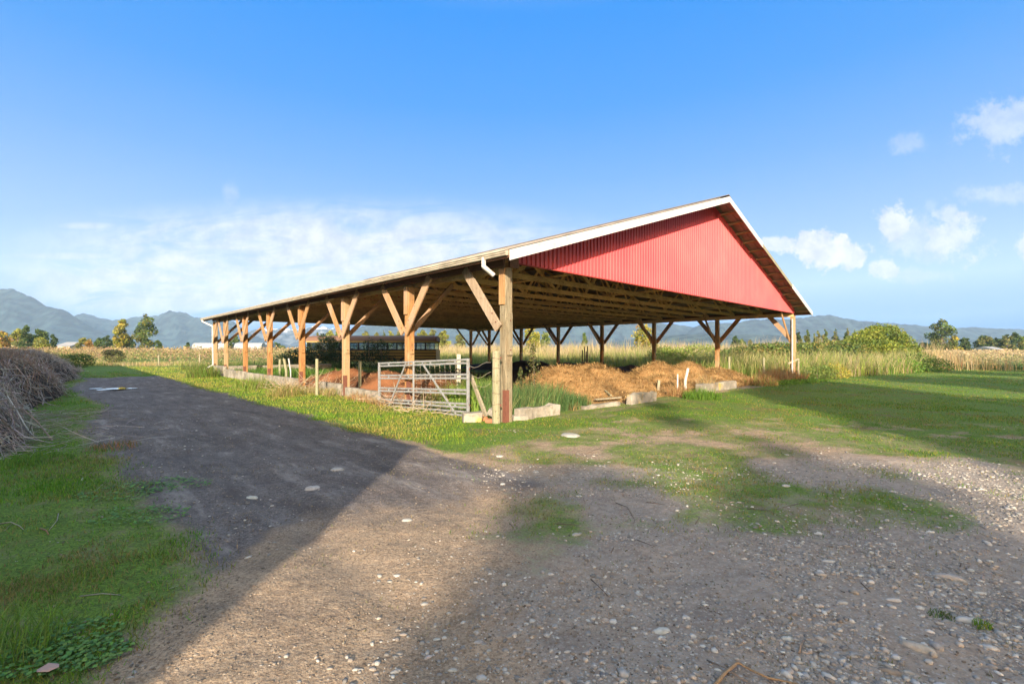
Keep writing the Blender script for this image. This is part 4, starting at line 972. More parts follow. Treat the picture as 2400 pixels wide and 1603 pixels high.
tuft(1245, 975, .25, .3, 240, [(.14,.19,.06), DRY], 'pale green tuft in front of the broken wall stub')
tuft(2207, 1437, .075, .03, 120, [GR, (.10,.16,.05)], 'small green weed beside the big pale stones', wd=.006)
tuft(2300, 1468, .05, .07, 60, [BRG, TY], 'small bright grass sprig right of the big pale stones', wd=.005)
tuft(10, 1530, .25, .28, 260, [BRG, (.16,.26,.06)], 'bright grass tuft in the bottom left corner', wd=.006)
tuft(60, 1085, .5, .14, 420, [BRG, (.10,.2,.04)], 'bright grass tuft in front of the brush pile', wd=.008)
tuft(268, 1050, .35, .14, 260, [RED, GR], 'reddish low tuft on the left grass', wd=.007)
# dry sticks against the wall
def twigs(P, d_, L, r, cols, nseg=2, bend=.12, sides=4):
    n = len(P); pts_ = [P]; cur = d_ / np.linalg.norm(d_, axis=1)[:, None]; p = P
    for k in range(nseg):
        cur = cur + rng.normal(size=(n, 3)) * bend; cur /= np.linalg.norm(cur, axis=1)[:, None]; p = p + cur * (L / nseg)[:, None]; pts_.append(p)
    u = np.cross(cur, rng.normal(size=(n, 3))); u /= np.linalg.norm(u, axis=1)[:, None]; v = np.cross(cur, u)
    rows = []
    for k, q_ in enumerate(pts_):
        rr = (r * (1 - .6 * k / nseg))[:, None]
        for j in range(sides): a = 2 * math.pi * j / sides; rows.append(q_ + (u * math.cos(a) + v * math.sin(a)) * rr)
    V = np.stack(rows, 1); m = V.shape[1]; base = (np.arange(n) * m)[:, None]; F = []
    for k in range(nseg):
        for j in range(sides): a = k * sides + j; b_ = k * sides + (j + 1) % sides; F.append(base + np.array([[a, b_, b_ + sides, a + sides]]))
    return V.reshape(-1, 3), np.concatenate(F), np.repeat(cols, m, 0)
def stickpile(px, py, r, n, label, L0=.5, h=.3, cols=((.42,.32,.2),(.5,.42,.3)), name='dry_brush'):
    x, y = G(px, py); P = np.stack([x + rng.normal(size=n) * r, y + rng.normal(size=n) * r * .5, rng.uniform(0, h, n)], -1); d_ = rng.normal(size=(n, 3)); d_[:, 2] = np.abs(d_[:, 2]) * .6
    V, F, Cc = twigs(P, d_, rng.uniform(.3, 1, n) * L0, rng.uniform(.004, .012, n), pick(cols, n)); tag(mk(name, V, F, M_twig, col=Cc), label, 'dry sticks')
stickpile(700, 922, .75, 130, 'tangle of dry sticks against the wall by the fence posts', .9, .4)
stickpile(1010, 965, .7, 90, 'dry stalks lying under the gate', .6, .1)
stickpile(935, 948, .6, 120, 'reddish dry stalks behind the left half of the gate', .5, .3, ((.45,.30,.22),(.5,.4,.3)))
rng = np.random.default_rng(105)
# brush pile
def pile_h(t, s_):
    c = -10.0 + .045 * (s_ - 3) + .25 * np.sin(s_ * .5); prof_ = np.clip(1 - ((t - c) / 2.15) ** 2, 0, 1) ** .65
    return (1.55 + .35 * (fbm(s_ * .35, t * .3, 41) - .5) + .3 * (fbm(s_ * 1.2, t * 1.2, 44) - .5)) * prof_ * sstep(2.0, 4.8, s_) * sstep(41, 36, s_)
def ts2w(t, s_, z_): return np.stack([P0[0] + UG[0] * t + UL[0] * s_, P0[1] + UG[1] * t + UL[1] * s_, z_], -1)
pile = thing('brush_pile', 'long heap of grey pruned branches along the left edge of the grass', 'brush pile', (*TS(-9.9, 12), 0))
off = np.array([pile.location.x, pile.location.y, 0])
tx = np.arange(-12.4, -5.6, .12); sy = np.arange(.4, 42, .16); T_, S_ = np.meshgrid(tx, sy); Hh = pile_h(T_, S_) - .16
V = ts2w(T_.ravel(), S_.ravel(), Hh.ravel()) - off; n = len(tx); ii, jj = np.meshgrid(np.arange(n - 1), np.arange(len(sy) - 1)); q_ = (jj * n + ii).ravel()
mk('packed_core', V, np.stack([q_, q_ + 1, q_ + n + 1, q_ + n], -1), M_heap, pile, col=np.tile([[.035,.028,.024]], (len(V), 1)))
def pile_twigs(n, s0, s1, L0, L1, r0, r1, cols, name, tlo=-12.2, thi=-5.9, tang=1.1, bend=.2, nseg=3):
    s_ = rng.uniform(s0, s1, n); t = rng.uniform(tlo, thi, n); h_ = pile_h(t, s_); z_ = h_ * rng.uniform(.75, 1.0, n) - .03
    k = h_ > .03; s_, t, z_ = s_[k], t[k], z_[k]; n = len(t); P = ts2w(t, s_, z_) - off
    az = rng.uniform(0, 2 * np.pi, n); e = 1e-1; gt = (pile_h(t + e, s_) - pile_h(t - e, s_)) / (2 * e); gs = (pile_h(t, s_ + e) - pile_h(t, s_ - e)) / (2 * e)
    dt, ds = np.cos(az), np.sin(az); dzz = np.clip(gt, -1.4, 1.4) * dt + np.clip(gs, -1.4, 1.4) * ds + rng.normal(size=n) * tang * .6
    d_ = np.stack([UG[0] * dt + UL[0] * ds, UG[1] * dt + UL[1] * ds, dzz], -1); L = rng.uniform(L0, L1, n); dn = d_ / np.linalg.norm(d_, axis=1)[:, None]; P = P - dn * (L * .5)[:, None]; P[:, 2] = np.maximum(P[:, 2], .01)
    V, F, Cc = twigs(P, d_, L, rng.uniform(r0, r1, n) , pick(cols, n, v=.3), nseg, bend); V[:, 2] = np.maximum(V[:, 2], 0.0)
    mk(name, V, F, M_twig, pile, col=Cc)
GB = [(.38,.34,.33), (.50,.46,.44), (.25,.22,.21), (.34,.28,.24)]
pile_twigs(10000, .6, 9, .15, .75, .002, .009, GB, 'twigs')
n = 5000; s_ = rng.uniform(9, 26, n); t = rng.uniform(-11.5, -6.6, n); kk = (pile_h(t, s_) > .4) & (fbm(s_ * .4, t * .5, 47) > .48); s_, t = s_[kk], t[kk]
V, F, Cc = blades(ts2w(t, s_, pile_h(t, s_) - .1) - off, .32, .016, pick([(.26,.17,.12), (.34,.22,.15), (.20,.15,.11)], len(t)), .8, 2); mk('dried_weeds', V, F, M_blade, pile, col=Cc)
pile_twigs(1100, .6, 12, .5, 1.5, .007, .020, GB, 'branches', bend=.16)
pile_twigs(13000, 9, 41, .25, .9, .005, .012, GB + [(.24,.17,.14)], 'twigs')
n = 420; s_ = rng.uniform(2.5, 9, n); t = -7.9 + np.abs(rng.normal(size=n)) * .9; P = ts2w(t, s_, .02 + rng.uniform(0, .03, n)); P[:, 2] += gh(P[:, 0], P[:, 1]); d_ = rng.normal(size=(n, 3)); d_[:, 2] *= .08
V, F, Cc = twigs(P, d_, rng.uniform(.15, .9, n), rng.uniform(.002, .006, n), pick(GB, n)); V[:, 2] = np.maximum(V[:, 2], -.03); tag(mk('scattered_twigs', V, F, M_twig, col=Cc), 'loose twigs strewn on the grass beside the brush pile', 'twigs', kind='stuff')
# individual sticks
def stick(pxs, r, label, c=(.26,.21,.17), lift=.012, group=None):
    P = [(*G(a, b_), 0) for a, b_ in pxs]; P = [(x, y, float(gh(x, y)) + r * .8 + (lift if 0 < i < len(P) - 1 else 0)) for i, (x, y, _) in enumerate(P)]
    b = MB(); b.tube(P, [r * (1 - .5 * i / (len(P) - 1)) for i in range(len(P))], 7); o = mk('stick', b.v, b.f, M_twig, col=np.tile([c], (len(b.v), 1)), smooth=True); return tag(o, label, 'stick', group)
SG = 'thin sticks lying on the ground'
stick([(1672,1602),(1700,1575),(1726,1553),(1732,1551),(1760,1566),(1800,1584),(1872,1592)], .009, 'bent peeled branch shaped like a roof at the bottom edge', (.30,.22,.14))
stick([(1657,1538),(1700,1562),(1772,1600)], .004, 'straight dark twig crossing the bent branch')
stick([(1872,1523),(1880,1500),(1888,1491)], .006, 'short crooked stick above the bent branch')
stick([(0,1226),(25,1224),(45,1232),(55,1241)], .005, 'curved pale twig at the left edge', (.36,.32,.27)); stick([(10,1241),(28,1224)], .003, 'short side twig at the left edge')
stick([(137,1202),(134,1225),(114,1246)], .004, 'pale twig standing off the left grass', (.36,.32,.27)); stick([(94,1242),(108,1248),(114,1253)], .007, 'short broken stub on the left grass', (.30,.18,.12))
stick([(187,1158),(222,1154),(252,1124)], .004, 'forked twig on the left grass', (.36,.30,.25)); stick([(225,1155),(234,1153)], .006, 'stub of the forked twig')
stick([(290,1138),(320,1130)], .004, 'straight pale twig left of the track', (.36,.32,.27)); stick([(187,1408),(240,1402),(284,1399)], .004, 'long pale twig low on the left grass', (.34,.31,.28))
stick([(397,1382),(422,1372)], .003, 'short pale twig near the shade edge', (.34,.31,.28)); stick([(650,1256),(700,1235)], .003, 'thin dark twig by the shadow edge', (.12,.10,.09))
stick([(192,1126),(194,1120)], .012, 'small upright pale chip on the left grass', (.5,.46,.42))
for k, p in enumerate([[(1443,1173),(1470,1185),(1488,1217),(1485,1220)],[(1385,1343),(1400,1362),(1426,1385)],[(1492,1260),(1535,1279)],[(1432,1284),(1452,1250)],[(1680,1173),(1740,1187)],[(1750,1187),(1800,1193),(1835,1213)],[(1300,1217),(1350,1221)],[(1195,1210),(1204,1225)],[(1630,1222),(1640,1208)],[(1870,1175),(1820,1188)],[(2018,1363),(2040,1385)],[(2250,1322),(2254,1311)],[(1355,1070),(1410,1047)],[(1515,1175),(1560,1180)]]):
    stick(p, .004, ['hooked dark twig beyond the yard centre', 'short bent twig curving beside the white elongated stone', 'straight dark twig right of the crossed twigs', 'light twig crossing the straight marks in mid yard', 'straight dark twig at the left of the far gravel', 'long dark twig bending to the right on the far gravel', 'thin level twig in the tree shade', 'short dark twig pointing up in the tree shade', 'tiny forked twig at the left of the far gravel', 'pale twig lying over the long dark twig', 'short dark twig in the gravel above the flat bluish stone', 'tiny upright chip right of the gravel', 'thin twig where the grass and gravel meet', 'thin twig behind the pale stone in the shaded yard'][k], (.15,.11,.09), group=SG)
rng = np.random.default_rng(106)
# ---------------------------------------------------------------- stones
def ico():
    ph = (1 + 5 ** .5) / 2; v = np.array([(-1,ph,0),(1,ph,0),(-1,-ph,0),(1,-ph,0),(0,-1,ph),(0,1,ph),(0,-1,-ph),(0,1,-ph),(ph,0,-1),(ph,0,1),(-ph,0,-1),(-ph,0,1)]) / math.sqrt(1 + ph * ph)
    f = np.array([(0,11,5),(0,5,1),(0,1,7),(0,7,10),(0,10,11),(1,5,9),(5,11,4),(11,10,2),(10,7,6),(7,1,8),(3,9,4),(3,4,2),(3,2,6),(3,6,8),(3,8,9),(4,9,5),(2,4,11),(6,2,10),(8,6,7),(9,8,1)]); return v, f
IV, IF = ico()
def pebbles(name, label, x, y, size, cols, kind='stuff'):
    n = len(x); P = onground(x, y); a = rng.uniform(0, 2 * np.pi, n); sc_ = np.stack([size * rng.uniform(.8, 1.5, n), size * rng.uniform(.6, 1.0, n), size * rng.uniform(.3, .6, n)], -1)
    V = IV[None] * (1 + rng.normal(size=(n, 12, 1)) * .12) * sc_[:, None, :]; ca, sa = np.cos(a)[:, None], np.sin(a)[:, None]
    Vx = V[..., 0] * ca - V[..., 1] * sa; Vy = V[..., 0] * sa + V[..., 1] * ca; V = np.stack([Vx, Vy, V[..., 2]], -1) + P[:, None, :] + np.array([0, 0, .0]); V[..., 2] += (sc_[:, 2] * .25)[:, None]
    F = (IF[None] + (np.arange(n) * 12)[:, None, None]).reshape(-1, 3)
    return tag(mk(name, V.reshape(-1, 3), F, M_attr, col=np.repeat(np.array(cols)[rng.integers(0, len(cols), n)] * rng.uniform(.6, 1.15, (n, 1)), 12, 0), smooth=True), label, 'gravel', kind=kind)
def scatter(n, umin, umax, dmin, dmax, p=1.0):
    D = dmin * (dmax / dmin) ** (rng.random(n) ** p); u = rng.uniform(umin, umax, n); return u * D, D
PEB = [(.46,.44,.41), (.33,.32,.31), (.54,.52,.48), (.39,.34,.30), (.27,.26,.25), (.42,.37,.32)]
x, y = scatter(95000, -1.15, 1.25, 1.6, 11); g_, v_, k_, i_ = zones(x, y)
pr = np.clip(v_ * .8 + .05 + .02 * k_ - .5 * g_, .008, 1) * sstep(.40, .66, fbm(x * 1.3, y * 1.3, 61) + .10 * v_)  ; k = rng.random(len(x)) < pr; x, y = x[k], y[k]
sz = .0036 + .016 * rng.random(len(x)) ** 4.5 + .0008 * y
pebbles('gravel', 'small grey gravel stones strewn over the yard', x, y, sz, PEB)
x, y = scatter(60000, -1.0, 1.2, 1.6, 14); g_, v_, k_, i_ = zones(x, y)
kk = rng.random(len(x)) < (1 - g_) * (1 - .75 * v_) * (.25 + .75 * sstep(.45, .62, fbm(x * 1.6, y * 1.6, 65))) * .8; x, y = x[kk], y[kk]
pebbles('soil_crumbs', 'crumbs of brown soil and tiny dull stones on the dirt', x, y, .0025 + .007 * rng.random(len(x)) ** 3 + .0006 * y, [(.20,.165,.135), (.26,.21,.17), (.15,.125,.105), (.33,.28,.23)])
x, y = scatter(3200, -.3, 1.2, 1.7, 9); g_, v_, k_, i_ = zones(x, y); kk = rng.random(len(x)) < .75 * v_ * (1 - .6 * g_) * sstep(.36, .6, fbm(x * .9, y * .9, 67)) * sstep(-.2, 1.2, x / y * 2); x, y = x[kk], y[kk]
pebbles('gravel', 'pale pebbles the size of eggs lying in the coarser right half of the yard', x, y, .007 + .026 * rng.random(len(x)) ** 3, [(.52,.50,.47), (.42,.41,.40), (.60,.57,.53), (.44,.40,.35)])
ST = [(1552,1467,38,0,'pale grey triangular stone right of the middle foreground'),(2155,1512,66,-.62,'longest pale stone, slanting near the bottom right'),(2088,1560,44,-.6,'brown slanting stone left below the longest pale stone'),(2227,1349,60,-.45,'long narrow pale stone at the right, above the others'),(2096,1403,34,-.2,'oval pale stone left below the long narrow one'),(2240,1417,38,-.4,'brown grey oval stone just right of the small green weed'),(2269,1452,52,-.4,'broad pale stone below right of the small green weed'),(1973,1408,24,0,'bluish grey stone in the gravel right of centre'),(1846,1488,26,0,'blue grey oval stone above the bent branch'),(2004,1523,30,0,'flat bluish stone right of the bent branch'),(1942,1310,28,-.3,'narrow pale stone midway up the right gravel'),(2298,1383,24,-.1,'small oval stone at the right, right of the long narrow one'),(2131,1563,26,-.6,'pale sliver stone just right of the brown slanting stone'),
 (929,1563,28,.5,'pale slanting stone near the bottom edge, left of centre'),(1023,1477,18,0,'stone alone in the dark dirt left of centre'),(1123,1487,22,0,'oval pale stone at the bottom centre'),(1129,1565,28,0,'largest round stone at the bottom centre'),(1004,1525,22,.6,'thin slanting stone between two stones at the bottom'),(1061,1553,22,0,'grey stone left of the largest round stone'),(1291,1337,14,0,'small pointed pale stone in the middle of the yard'),(1498,1379,22,-.8,'white elongated stone right of the yard centre'),(954,1215,26,0,'pale stone alone in the sunlit dirt'),(1256,1104,15,0,'upright pale stone where the grass begins'),(1171,1065,16,0,'rounded yellowish stone at the edge of the sunlit grass'),(1333,1021,42,0,'flat grey stone on the grass in front of the weeds'),(1179,1133,12,0,'tiny oval stone just inside the tree shade'),(929,1340,18,0,'pinkish stone in the half lit dirt'),(1350,1240,20,0,'pale stone in the shaded yard beyond the twigs'),
 (732,1143,34,0,'largest flat stone on the shaded track'),(590,1161,28,0,'left flat stone on the shaded track'),(790,1102,28,0,'round flat stone on the track nearest the shadow tip'),(1842,1135,20,0,'pale stone at the far side of the gravel'),(1919,1240,22,0,'white chip on the far right gravel'),(1871,1569,18,0,'grey stone touching the end of the bent branch'),(2211,1596,40,-.3,'stone cut by the bottom edge at the right'),(945,1598,24,.4,'stone cut by the bottom edge left of centre'),(1683,1561,16,-.5,'pale stone under the straight dark twig'),(1361,1553,12,0,'small brownish stone right of the bottom centre')]
for k, (px, py, wpx, rot, lab) in enumerate(ST):
    x, y = G(px, py); wd = wpx / FPX * y; n = 14; V = []; F = []
    rr = 1 + np.convolve(rng.normal(size=n + 2) * .20, [.3, .4, .3], 'valid'); asp = .62 if rot == 0 else .42; asp *= min(1.5, max(1.0, y / 4)) if rot == 0 else 1
    for lv, (sc_, z_) in enumerate([(1.02, -.10), (1.0, .06), (.80, .20), (.42, .27)]):
        for j in range(n): a = 2 * math.pi * j / n; V.append((math.cos(a) * wd / 2 * rr[j] * sc_, math.sin(a) * wd / 2 * asp * rr[j] * sc_, z_ * wd * .55 + rng.normal() * .02 * wd))
    for lv in range(3):
        for j in range(n): a = lv * n + j; c_ = lv * n + (j + 1) % n; F.append([a, c_, c_ + n, a + n])
    F.append([3 * n + j for j in range(n)])
    c = vary((.46,.44,.41) if k not in (2, 5) else (.27,.22,.185), 1, .22, .03)[0]
    o = mk('stone', V, F, M_attr, col=np.tile([c], (len(V), 1)), smooth=True); o.location = (x, y, float(gh(x, y))); o.rotation_euler[2] = rot
    tag(o, lab, 'stone', 'larger stones on the yard')
# fallen leaf
x, y = G(110, 1582); lf = mk('fallen_leaf', [(-.05,0,.02),(-.02,-.03,.03),(.03,-.025,.028),(.06,.0,.035),(.03,.03,.03),(-.02,.028,.035)], [[0,1,2,3,4,5]], flat('leaf_brown', (.42,.28,.24))); lf.location = (x, y, float(gh(x, y)) + .01); tag(lf, 'large pinkish brown fallen leaf at the bottom left', 'leaf')
m_ = lf.modifiers.new('sol', 'SOLIDIFY'); m_.thickness = .002
rng = np.random.default_rng(107)
# ---------------------------------------------------------------- lawn blades
def lawn(name, label, n, umin, umax, dmin, dmax, h, cols, wdk=.0011, thr=.5, zone=0, extra=None):
    x, y = scatter(n, umin, umax, dmin, dmax, .85); g_, v_, k_, i_ = zones(x, y); pr = g_ * (.12 + .88 * sstep(.36, .62, fbm(x * 1.3, y * 1.3, 71)))
    if extra is not None: pr = extra(x, y, g_)
    k = rng.random(n) < pr; x, y = x[k], y[k]; P = onground(x, y); n = len(x); wd = .0022 + wdk * y
    ci = np.clip(((fbm(x * .9, y * .9, 15) - .2) * 1.7 + rng.uniform(-.35, .35, n)) * len(cols), 0, len(cols) - 1).astype(int)
    V, F, Cc = blades(P, h * (.5 + .9 * fbm(x * 1.1, y * 1.1, 17)) * (1 + y * .012), wd, pick(cols, n, idx=ci, v=.3), .9, 1, .5)
    return tag(mk(name, V, F, M_blade, col=Cc), label, 'grass', kind='stuff')
LG = [(.09,.24,.018), (.13,.31,.02), (.21,.30,.035), (.08,.16,.02), (.24,.22,.06), (.26,.19,.08)]
lawn('grass', 'short green grass between the brush pile and the track', 230000, -1.25, -.25, 1.7, 34, .042, LG)
lawn('grass', 'mown green grass in front of the barn', 230000, -.35, 1.25, 4, 44, .034, [(.07,.18,.012), (.11,.22,.015), (.19,.24,.02), (.24,.21,.045), (.06,.15,.012), (.20,.15,.05)])
lawn('grass', 'yellow green grass strip along the long side of the barn', 70000, -1.0, -.1, 8, 44, .065, [(.18,.27,.025), (.27,.31,.04), (.38,.33,.08)], extra=lambda x, y, g: g * sstep(-3.2, -2.6, toTS(x, y)[0]))
lawn('dry_grass', 'sparse dry grass on the dirt yard', 26000, -1.0, 1.2, 1.7, 12, .03, [(.30,.24,.13), (.20,.17,.09), (.14,.15,.05)], extra=lambda x, y, g: .5 * (1 - g) * sstep(.5, .72, fbm(x * 1.4, y * 1.4, 19)))
x = rng.uniform(-3.1, -1.3, 900); y = rng.uniform(1.9, 3.6, 900)
# clover patches bottom left
cx_ = []; 
for (px, py, r) in [(170,1500,.17),(215,1540,.13),(85,1560,.14),(330,1210,.3),(300,1155,.35),(400,1140,.3)]:
    x0, y0 = G(px, py); a = rng.uniform(0, 6.28, 260); q_ = np.sqrt(rng.random(260)) * r; cx_.append(np.stack([x0 + np.cos(a) * q_ * 1.5, y0 + np.sin(a) * q_, np.zeros(260)], -1))
P = np.concatenate(cx_); P[:, 2] = gh(P[:, 0], P[:, 1]) + rng.uniform(.01, .035, len(P)); n = len(P); th = rng.uniform(0, 6.28, n); ss = .009 * rng.uniform(.6, 1.4, n) + .0012 * P[:, 1]
A_ = np.stack([np.cos(th) * ss, np.sin(th) * ss, rng.normal(size=n) * .003], -1); B_ = np.stack([-np.sin(th) * ss, np.cos(th) * ss, rng.normal(size=n) * .003], -1)
V = np.stack([P - A_, P - B_, P + A_, P + B_], 1).reshape(-1, 3); tag(mk('clover', V, np.arange(4 * n).reshape(-1, 4), M_leaf, col=np.repeat(pick([(.12,.26,.06), (.17,.30,.07), (.09,.20,.06)], n), 4, 0)), 'patches of green clover in the left grass', 'clover', kind='stuff')

rng = np.random.default_rng(108)
# ---------------------------------------------------------------- tall grass, brambles and fields
def region(n, f, x0, x1, y0, y1): x = rng.uniform(x0, x1, n); y = rng.uniform(y0, y1, n); k = f(x, y); return onground(x[k], y[k])
t_of = lambda x, y: toTS(x, y)[0]; s_of = lambda x, y: toTS(x, y)[1]
def lineY(x): return np.interp(x, [10, 15.5, 21, 28.5, 35, 38], [40, 25.5, 27.5, 32.5, 38.5, 52])
P = region(70000, lambda x, y: (t_of(x, y) > WID + .9) & (y > lineY(x) + .3) & (y < lineY(x) + 12) & (x < 37), 8, 38, 24, 62)
grassfield('tall_grass', 'tall green and straw coloured grass right of the barn', 'tall grass', P, 1.45, .026, [TY, BRG, BEI, (.22,.28,.05), OL, (.30,.33,.08)], tipc=(.40,.36,.18), seg=3, lean=.6)
P = region(60000, lambda x, y: (t_of(x, y) > WID + .6) & (t_of(x, y) < WID + 14) & (s_of(x, y) > .8), -14, 24, 25, 66)
grassfield('tall_grass', 'tall bright green grass behind the far row of barn posts', 'tall grass', P, 1.25, .030, [BRG, TY, TY, (.26,.29,.07), BRG, (.34,.31,.12)], tipc=(.42,.36,.16), seg=3)
P = region(42000, lambda x, y: (t_of(x, y) > WID + 9) & (s_of(x, y) > -4), -30, 45, 45, 95)
grassfield('tall_grass', 'pale feathery reed grass far behind the barn', 'tall grass', P, 2.35, .06, [BEI, (.34,.29,.13), (.28,.28,.09), (.36,.30,.14)], tipc=(.44,.34,.22), seg=2)
P = region(5000, lambda x, y: (x > 33 + (y - 36) * .2) & (x < 41), 30, 44, 36, 60)
grassfield('tall_grass', 'reddish dry grass at the end of the bramble bank', 'tall grass', P, 1.5, .03, [RED, BEI, DRY], tipc=BEI, seg=3)
D = 40
BL_ = [(X(p, d_), d_, z_, rx, 1.6, rz_) for p, d_, z_, rx, rz_ in [(2062, 45, 2.6, 1.5, 1.5), (2085, 45, 2.9, 1.0, 1.1), (2035, 44, 2.2, 1.6, 1.4), (2010, 43, 1.7, 1.6, 1.3), (2105, 44, 2.0, 1.2, 1.2), (2120, 43, 1.1, 1.5, 1.2), (2060, 42, 1.2, 2.4, 1.3), (1980, 43, 1.5, 1.4, 1.0), (2090, 42, .9, 2.0, 1.1), (2048, 45, 3.2, .8, .7), (2025, 42, 1.0, 2.0, 1.0)]]
leafmass('bramble_bush', 'high yellow green bramble mound right of the barn', 'bramble', BL_, 30000, .16, [GR, (.14,.19,.035), YG, (.24,.27,.04), (.12,.17,.035)])
BL2 = [(X(p, d_), d_, z_, rx, 2.2, rz_) for p, d_, z_, rx, rz_ in [(1960, 40, 1.2, 2.6, 1.2), (1915, 38, 1.1, 2.4, 1.1), (1870, 37, 1.1, 2.4, 1.05), (1825, 37, 1.1, 2.4, 1.1), (1780, 37, 1.0, 2.4, 1.1), (1740, 38, .95, 2.2, .9), (1710, 39, .8, 2.0, .8)]]
leafmass('bramble_bush', 'long dark green bramble bank behind the right corner post', 'bramble', BL2, 26000, .17, [GR, DG, (.13,.17,.04), (.20,.17,.05), GR])
leafmass('shrub', 'bright green shrub behind the tall straw heap', 'shrub', [(X(p, 36), 36, z_, 1.6, 1.4, 1.0) for p, z_ in ((1565, .8), (1600, .9), (1640, 1.1))], 5000, .12, [BRG, TY, (.20,.26,.05)])
leafmass('shrub', 'yellow green shrub left of the tall straw heap seen through the barn', 'shrub', [(X(1545, 38), 38, .9, 1.3, 1.2, .9), (X(1560, 38), 38, 1.1, 1.2, 1.2, .8)], 2500, .12, [TY, OL])

leafmass('weed_clump', 'golden yellow weed clump at the front of the tall grass', 'weeds', [(X(1958, 25.5), 25.5, .45, .5, .5, .5), (X(1972, 26), 26, .3, .5, .5, .35)], 900, .07, [YE, (.42,.34,.07), YG])
leafmass('weed_clump', 'dark green leafy clump beside the golden weeds', 'weeds', [(X(1915, 25.3), 25.3, .4, .8, .5, .45), (X(1935, 25.6), 25.6, .35, .6, .5, .4)], 1500, .07, [GR, (.14,.20,.05)])
leafmass('weed_clump', 'bright green leafy mound at the shadow edge on the right', 'weeds', [(X(2150, 34), 34, .6, 1.6, 1.2, .8), (X(2185, 35), 35, .4, 1.5, 1.0, .6), (X(2115, 33), 33, .4, 1.4, 1.0, .6)], 4200, .10, [GR, (.12,.20,.05), BRG])
leafmass('weed_clump', 'low green bank along the right edge of the lawn', 'weeds', [(X(p, 39), 39, .12, 1.6, 1.0, .28) for p in (2230, 2270, 2310, 2350, 2390)], 3500, .09, [GR, (.08,.16,.05)])
leafmass('weed_clump', 'bright green patch below the rusty weeds at the lawn edge', 'weeds', [(X(1870, 22.5), 22.5, .05, .8, .5, .16), (X(1840, 21.5), 21.5, .05, .8, .5, .14), (X(1905, 23.2), 23.2, .05, .7, .4, .14)], 1800, .06, [BRG, (.14,.26,.04)])
# vines on the bus
VD = [(.030,.055,.022), (.022,.045,.02), (.045,.075,.03)]  # leaf greens darkened: the barn's shade is put into the colour
leafmass('bush', 'dark climbing bush over the front half of the bus', 'bush', [(X(p, d_), d_, z_, rx, .8, rz_) for p, d_, z_, rx, rz_ in [(735, 41.6, 1.3, 1.1, .9), (765, 41.4, 1.9, 1.0, 1.0), (775, 41.8, 2.3, .6, .55), (795, 41.4, 1.2, 1.1, 1.1), (720, 40.8, .8, 1.0, .8), (750, 40.8, .7, 1.4, .8), (785, 40.8, .7, 1.4, .7), (757, 42.0, 2.7, .35, .4)]], 6500, .12, VD)
leafmass('bush', 'dark bush climbing the middle of the bus', 'bush', [(X(p, d_), d_, z_, rx, .8, rz_) for p, d_, z_, rx, rz_ in [(865, 41.6, 1.9, .6, .8), (868, 41.6, 1.2, .8, .9), (895, 41.5, 1.6, .7, .8), (893, 41.8, 2.2, .4, .4), (830, 41.2, .8, 1.4, .7), (870, 41.2, .7, 1.6, .7), (910, 41.2, .6, 1.0, .6)]], 2600, .12, VD)
leafmass('bush', 'dark green bush in the shade left of the bus', 'bush', [(X(p, 39.5), 39.5, z_, 1.1, 1.0, rz_) for p, z_, rz_ in [(690, .9, .8), (712, .9, 1.0), (668, .7, .6)]], 3000, .12, VD + [(.06,.09,.03)])
# dark bushes in the left distance
leafmass('bush', 'dark bush standing at the end of the left track', 'bush', [(X(268, 48), 48, .95, .95, .8, .7), (X(262, 48), 48, 1.35, .9, .7, .3)], 1500, .12, [(.05,.06,.03), OL])
leafmass('bush', 'low dark green bush behind the brush pile', 'bush', [(X(p, 42), 42, .6, 1.1, 1.0, .7) for p in (150, 172, 190)], 2500, .12, [DG, GR])
def crop(name, label, x0, x1, y0, y1, row, step, h, cols, per, size, keep=None, top=.95):
    r_, c_ = np.meshgrid(np.arange(y0, y1, row), np.arange(x0, x1, step)); y = r_.ravel() + rng.normal(size=r_.size) * .15; x = c_.ravel() + rng.normal(size=r_.size) * .3
    k = (np.abs(x) / y < 1.3) & (keep(x, y) if keep else True); x, y = x[k], y[k]; n = len(x); hh = h * rng.uniform(.75, 1.1, n)
    i = np.repeat(np.arange(n), per); m = len(i); d_ = rng.normal(size=(m, 3)); d_ /= np.linalg.norm(d_, axis=1)[:, None]; q_ = rng.uniform(.3, 1, m)[:, None] ** .5
    P = np.stack([x[i], y[i], hh[i] * .55], -1) + d_ * q_ * np.stack([np.full(m, step * .75), np.full(m, .75), hh[i] * .48], -1); P[:, 2] = np.maximum(P[:, 2], .05)
    ci = np.clip(((fbm(P[:, 0] * .25, P[:, 1] * .25, 23) - .2) * 1.6 + rng.uniform(-.3, .3, m)) * len(cols), 0, len(cols) - 1).astype(int)
    ci = np.where(P[:, 2] > hh[i] * top * .8, np.minimum(ci, 1), ci)
    V, F, Cc = leaves(P, size, pick(cols, m, idx=ci, v=.3)); return tag(mk(name, V, F, M_leaf, col=Cc), label, 'crop rows', kind='stuff')
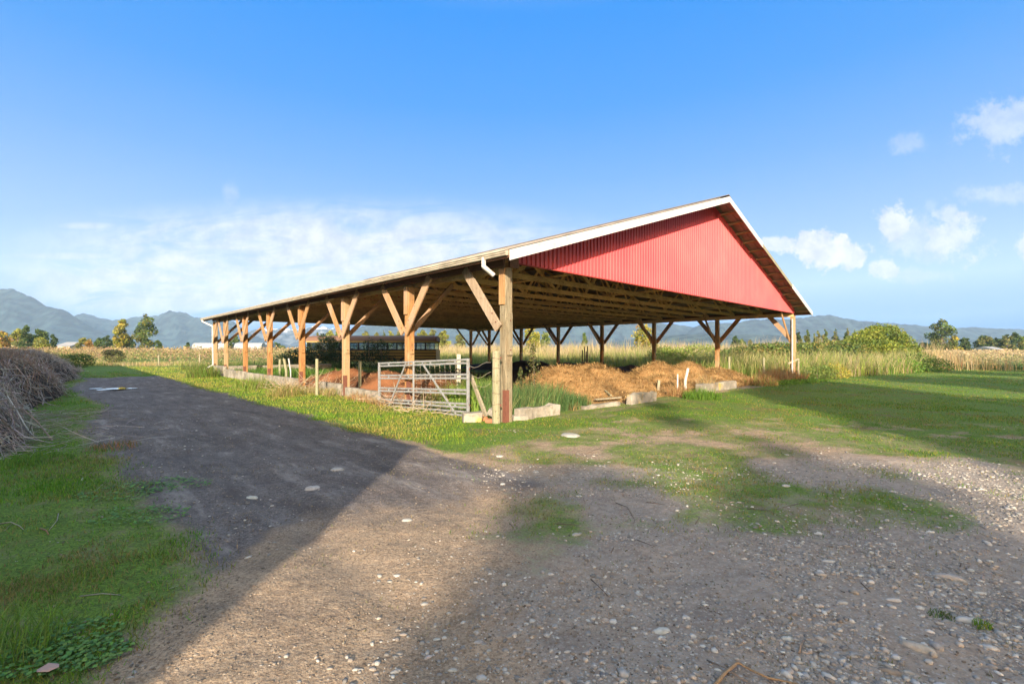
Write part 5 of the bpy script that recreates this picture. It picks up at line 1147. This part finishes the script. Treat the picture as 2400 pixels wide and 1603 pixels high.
LC = [(.30,.19,.12), (.32,.25,.13), (.20,.20,.07), (.13,.17,.05), (.26,.24,.10)]
crop('berry_bushes', 'near rows of reddish green berry bushes in the left field', -78, -9, 51, 76, 2.8, 1.0, 2.0, LC, 46, .16, keep=lambda x, y: (y > 51 + .0 * x) & (x < -.30 * y + 4) )
crop('berry_bushes', 'far rows of reddish berry bushes in the left field', -170, 4, 76, 150, 5.5, 2.2, 2.15, LC[:3], 34, .34, keep=lambda x, y: x < .01 * y)
RC = [(.42,.33,.20), (.36,.28,.17), (.30,.28,.13), (.18,.18,.08), (.44,.36,.24)]
crop('berry_bushes', 'near rows of pale brown berry bushes in the right field', 40, 100, 46, 78, 3.0, 1.0, 1.5, RC, 46, .15, keep=lambda x, y: x > 40 + (y - 46) * .25)
crop('berry_bushes', 'far rows of pale brown berry bushes in the right field', 40, 200, 78, 160, 5.5, 2.2, 1.75, RC[:3], 34, .32)
P = region(14000, lambda x, y: (x < -.3 * y + 2) & (np.abs(x) < 1.2 * y), -60, -8, 46, 52.5)
grassfield('tall_grass', 'yellow dry grass edge in front of the left field', 'dry grass', P, .5, .03, [DRY, BEI, TY], seg=2)
P = region(9000, lambda x, y: (s_of(x, y) > LEN + 1.0) & (y < 46) & (y > 36) & (np.abs(x - X(870, 43)) > 1), -26, -4, 36, 46)
P = P[(P[:, 1] < 42) | (P[:, 0] > -6.5) | (P[:, 0] < -21)]
grassfield('tall_grass', 'shaded green weeds around the bus', 'weeds', P, .7, .03, [DG, GR, OL], seg=2)

# ---------------------------------------------------------------- haze
hb = MB(); hb.box((0, 1600, 150), (7600, 5400, 304))
def hz_mat(name, dens):
    m = bpy.data.materials.new(name); m.use_nodes = True; N = NT(m.node_tree)
    v = N.n('ShaderNodeVolumePrincipled'); v.inputs['Color'].default_value = (.42, .64, 1.0, 1); v.inputs['Density'].default_value = dens; v.inputs['Anisotropy'].default_value = 0.0
    N.n('ShaderNodeOutputMaterial', Volume=v); return m
tag(hb.build('haze', hz_mat('haze', .00013)), kind='stuff')
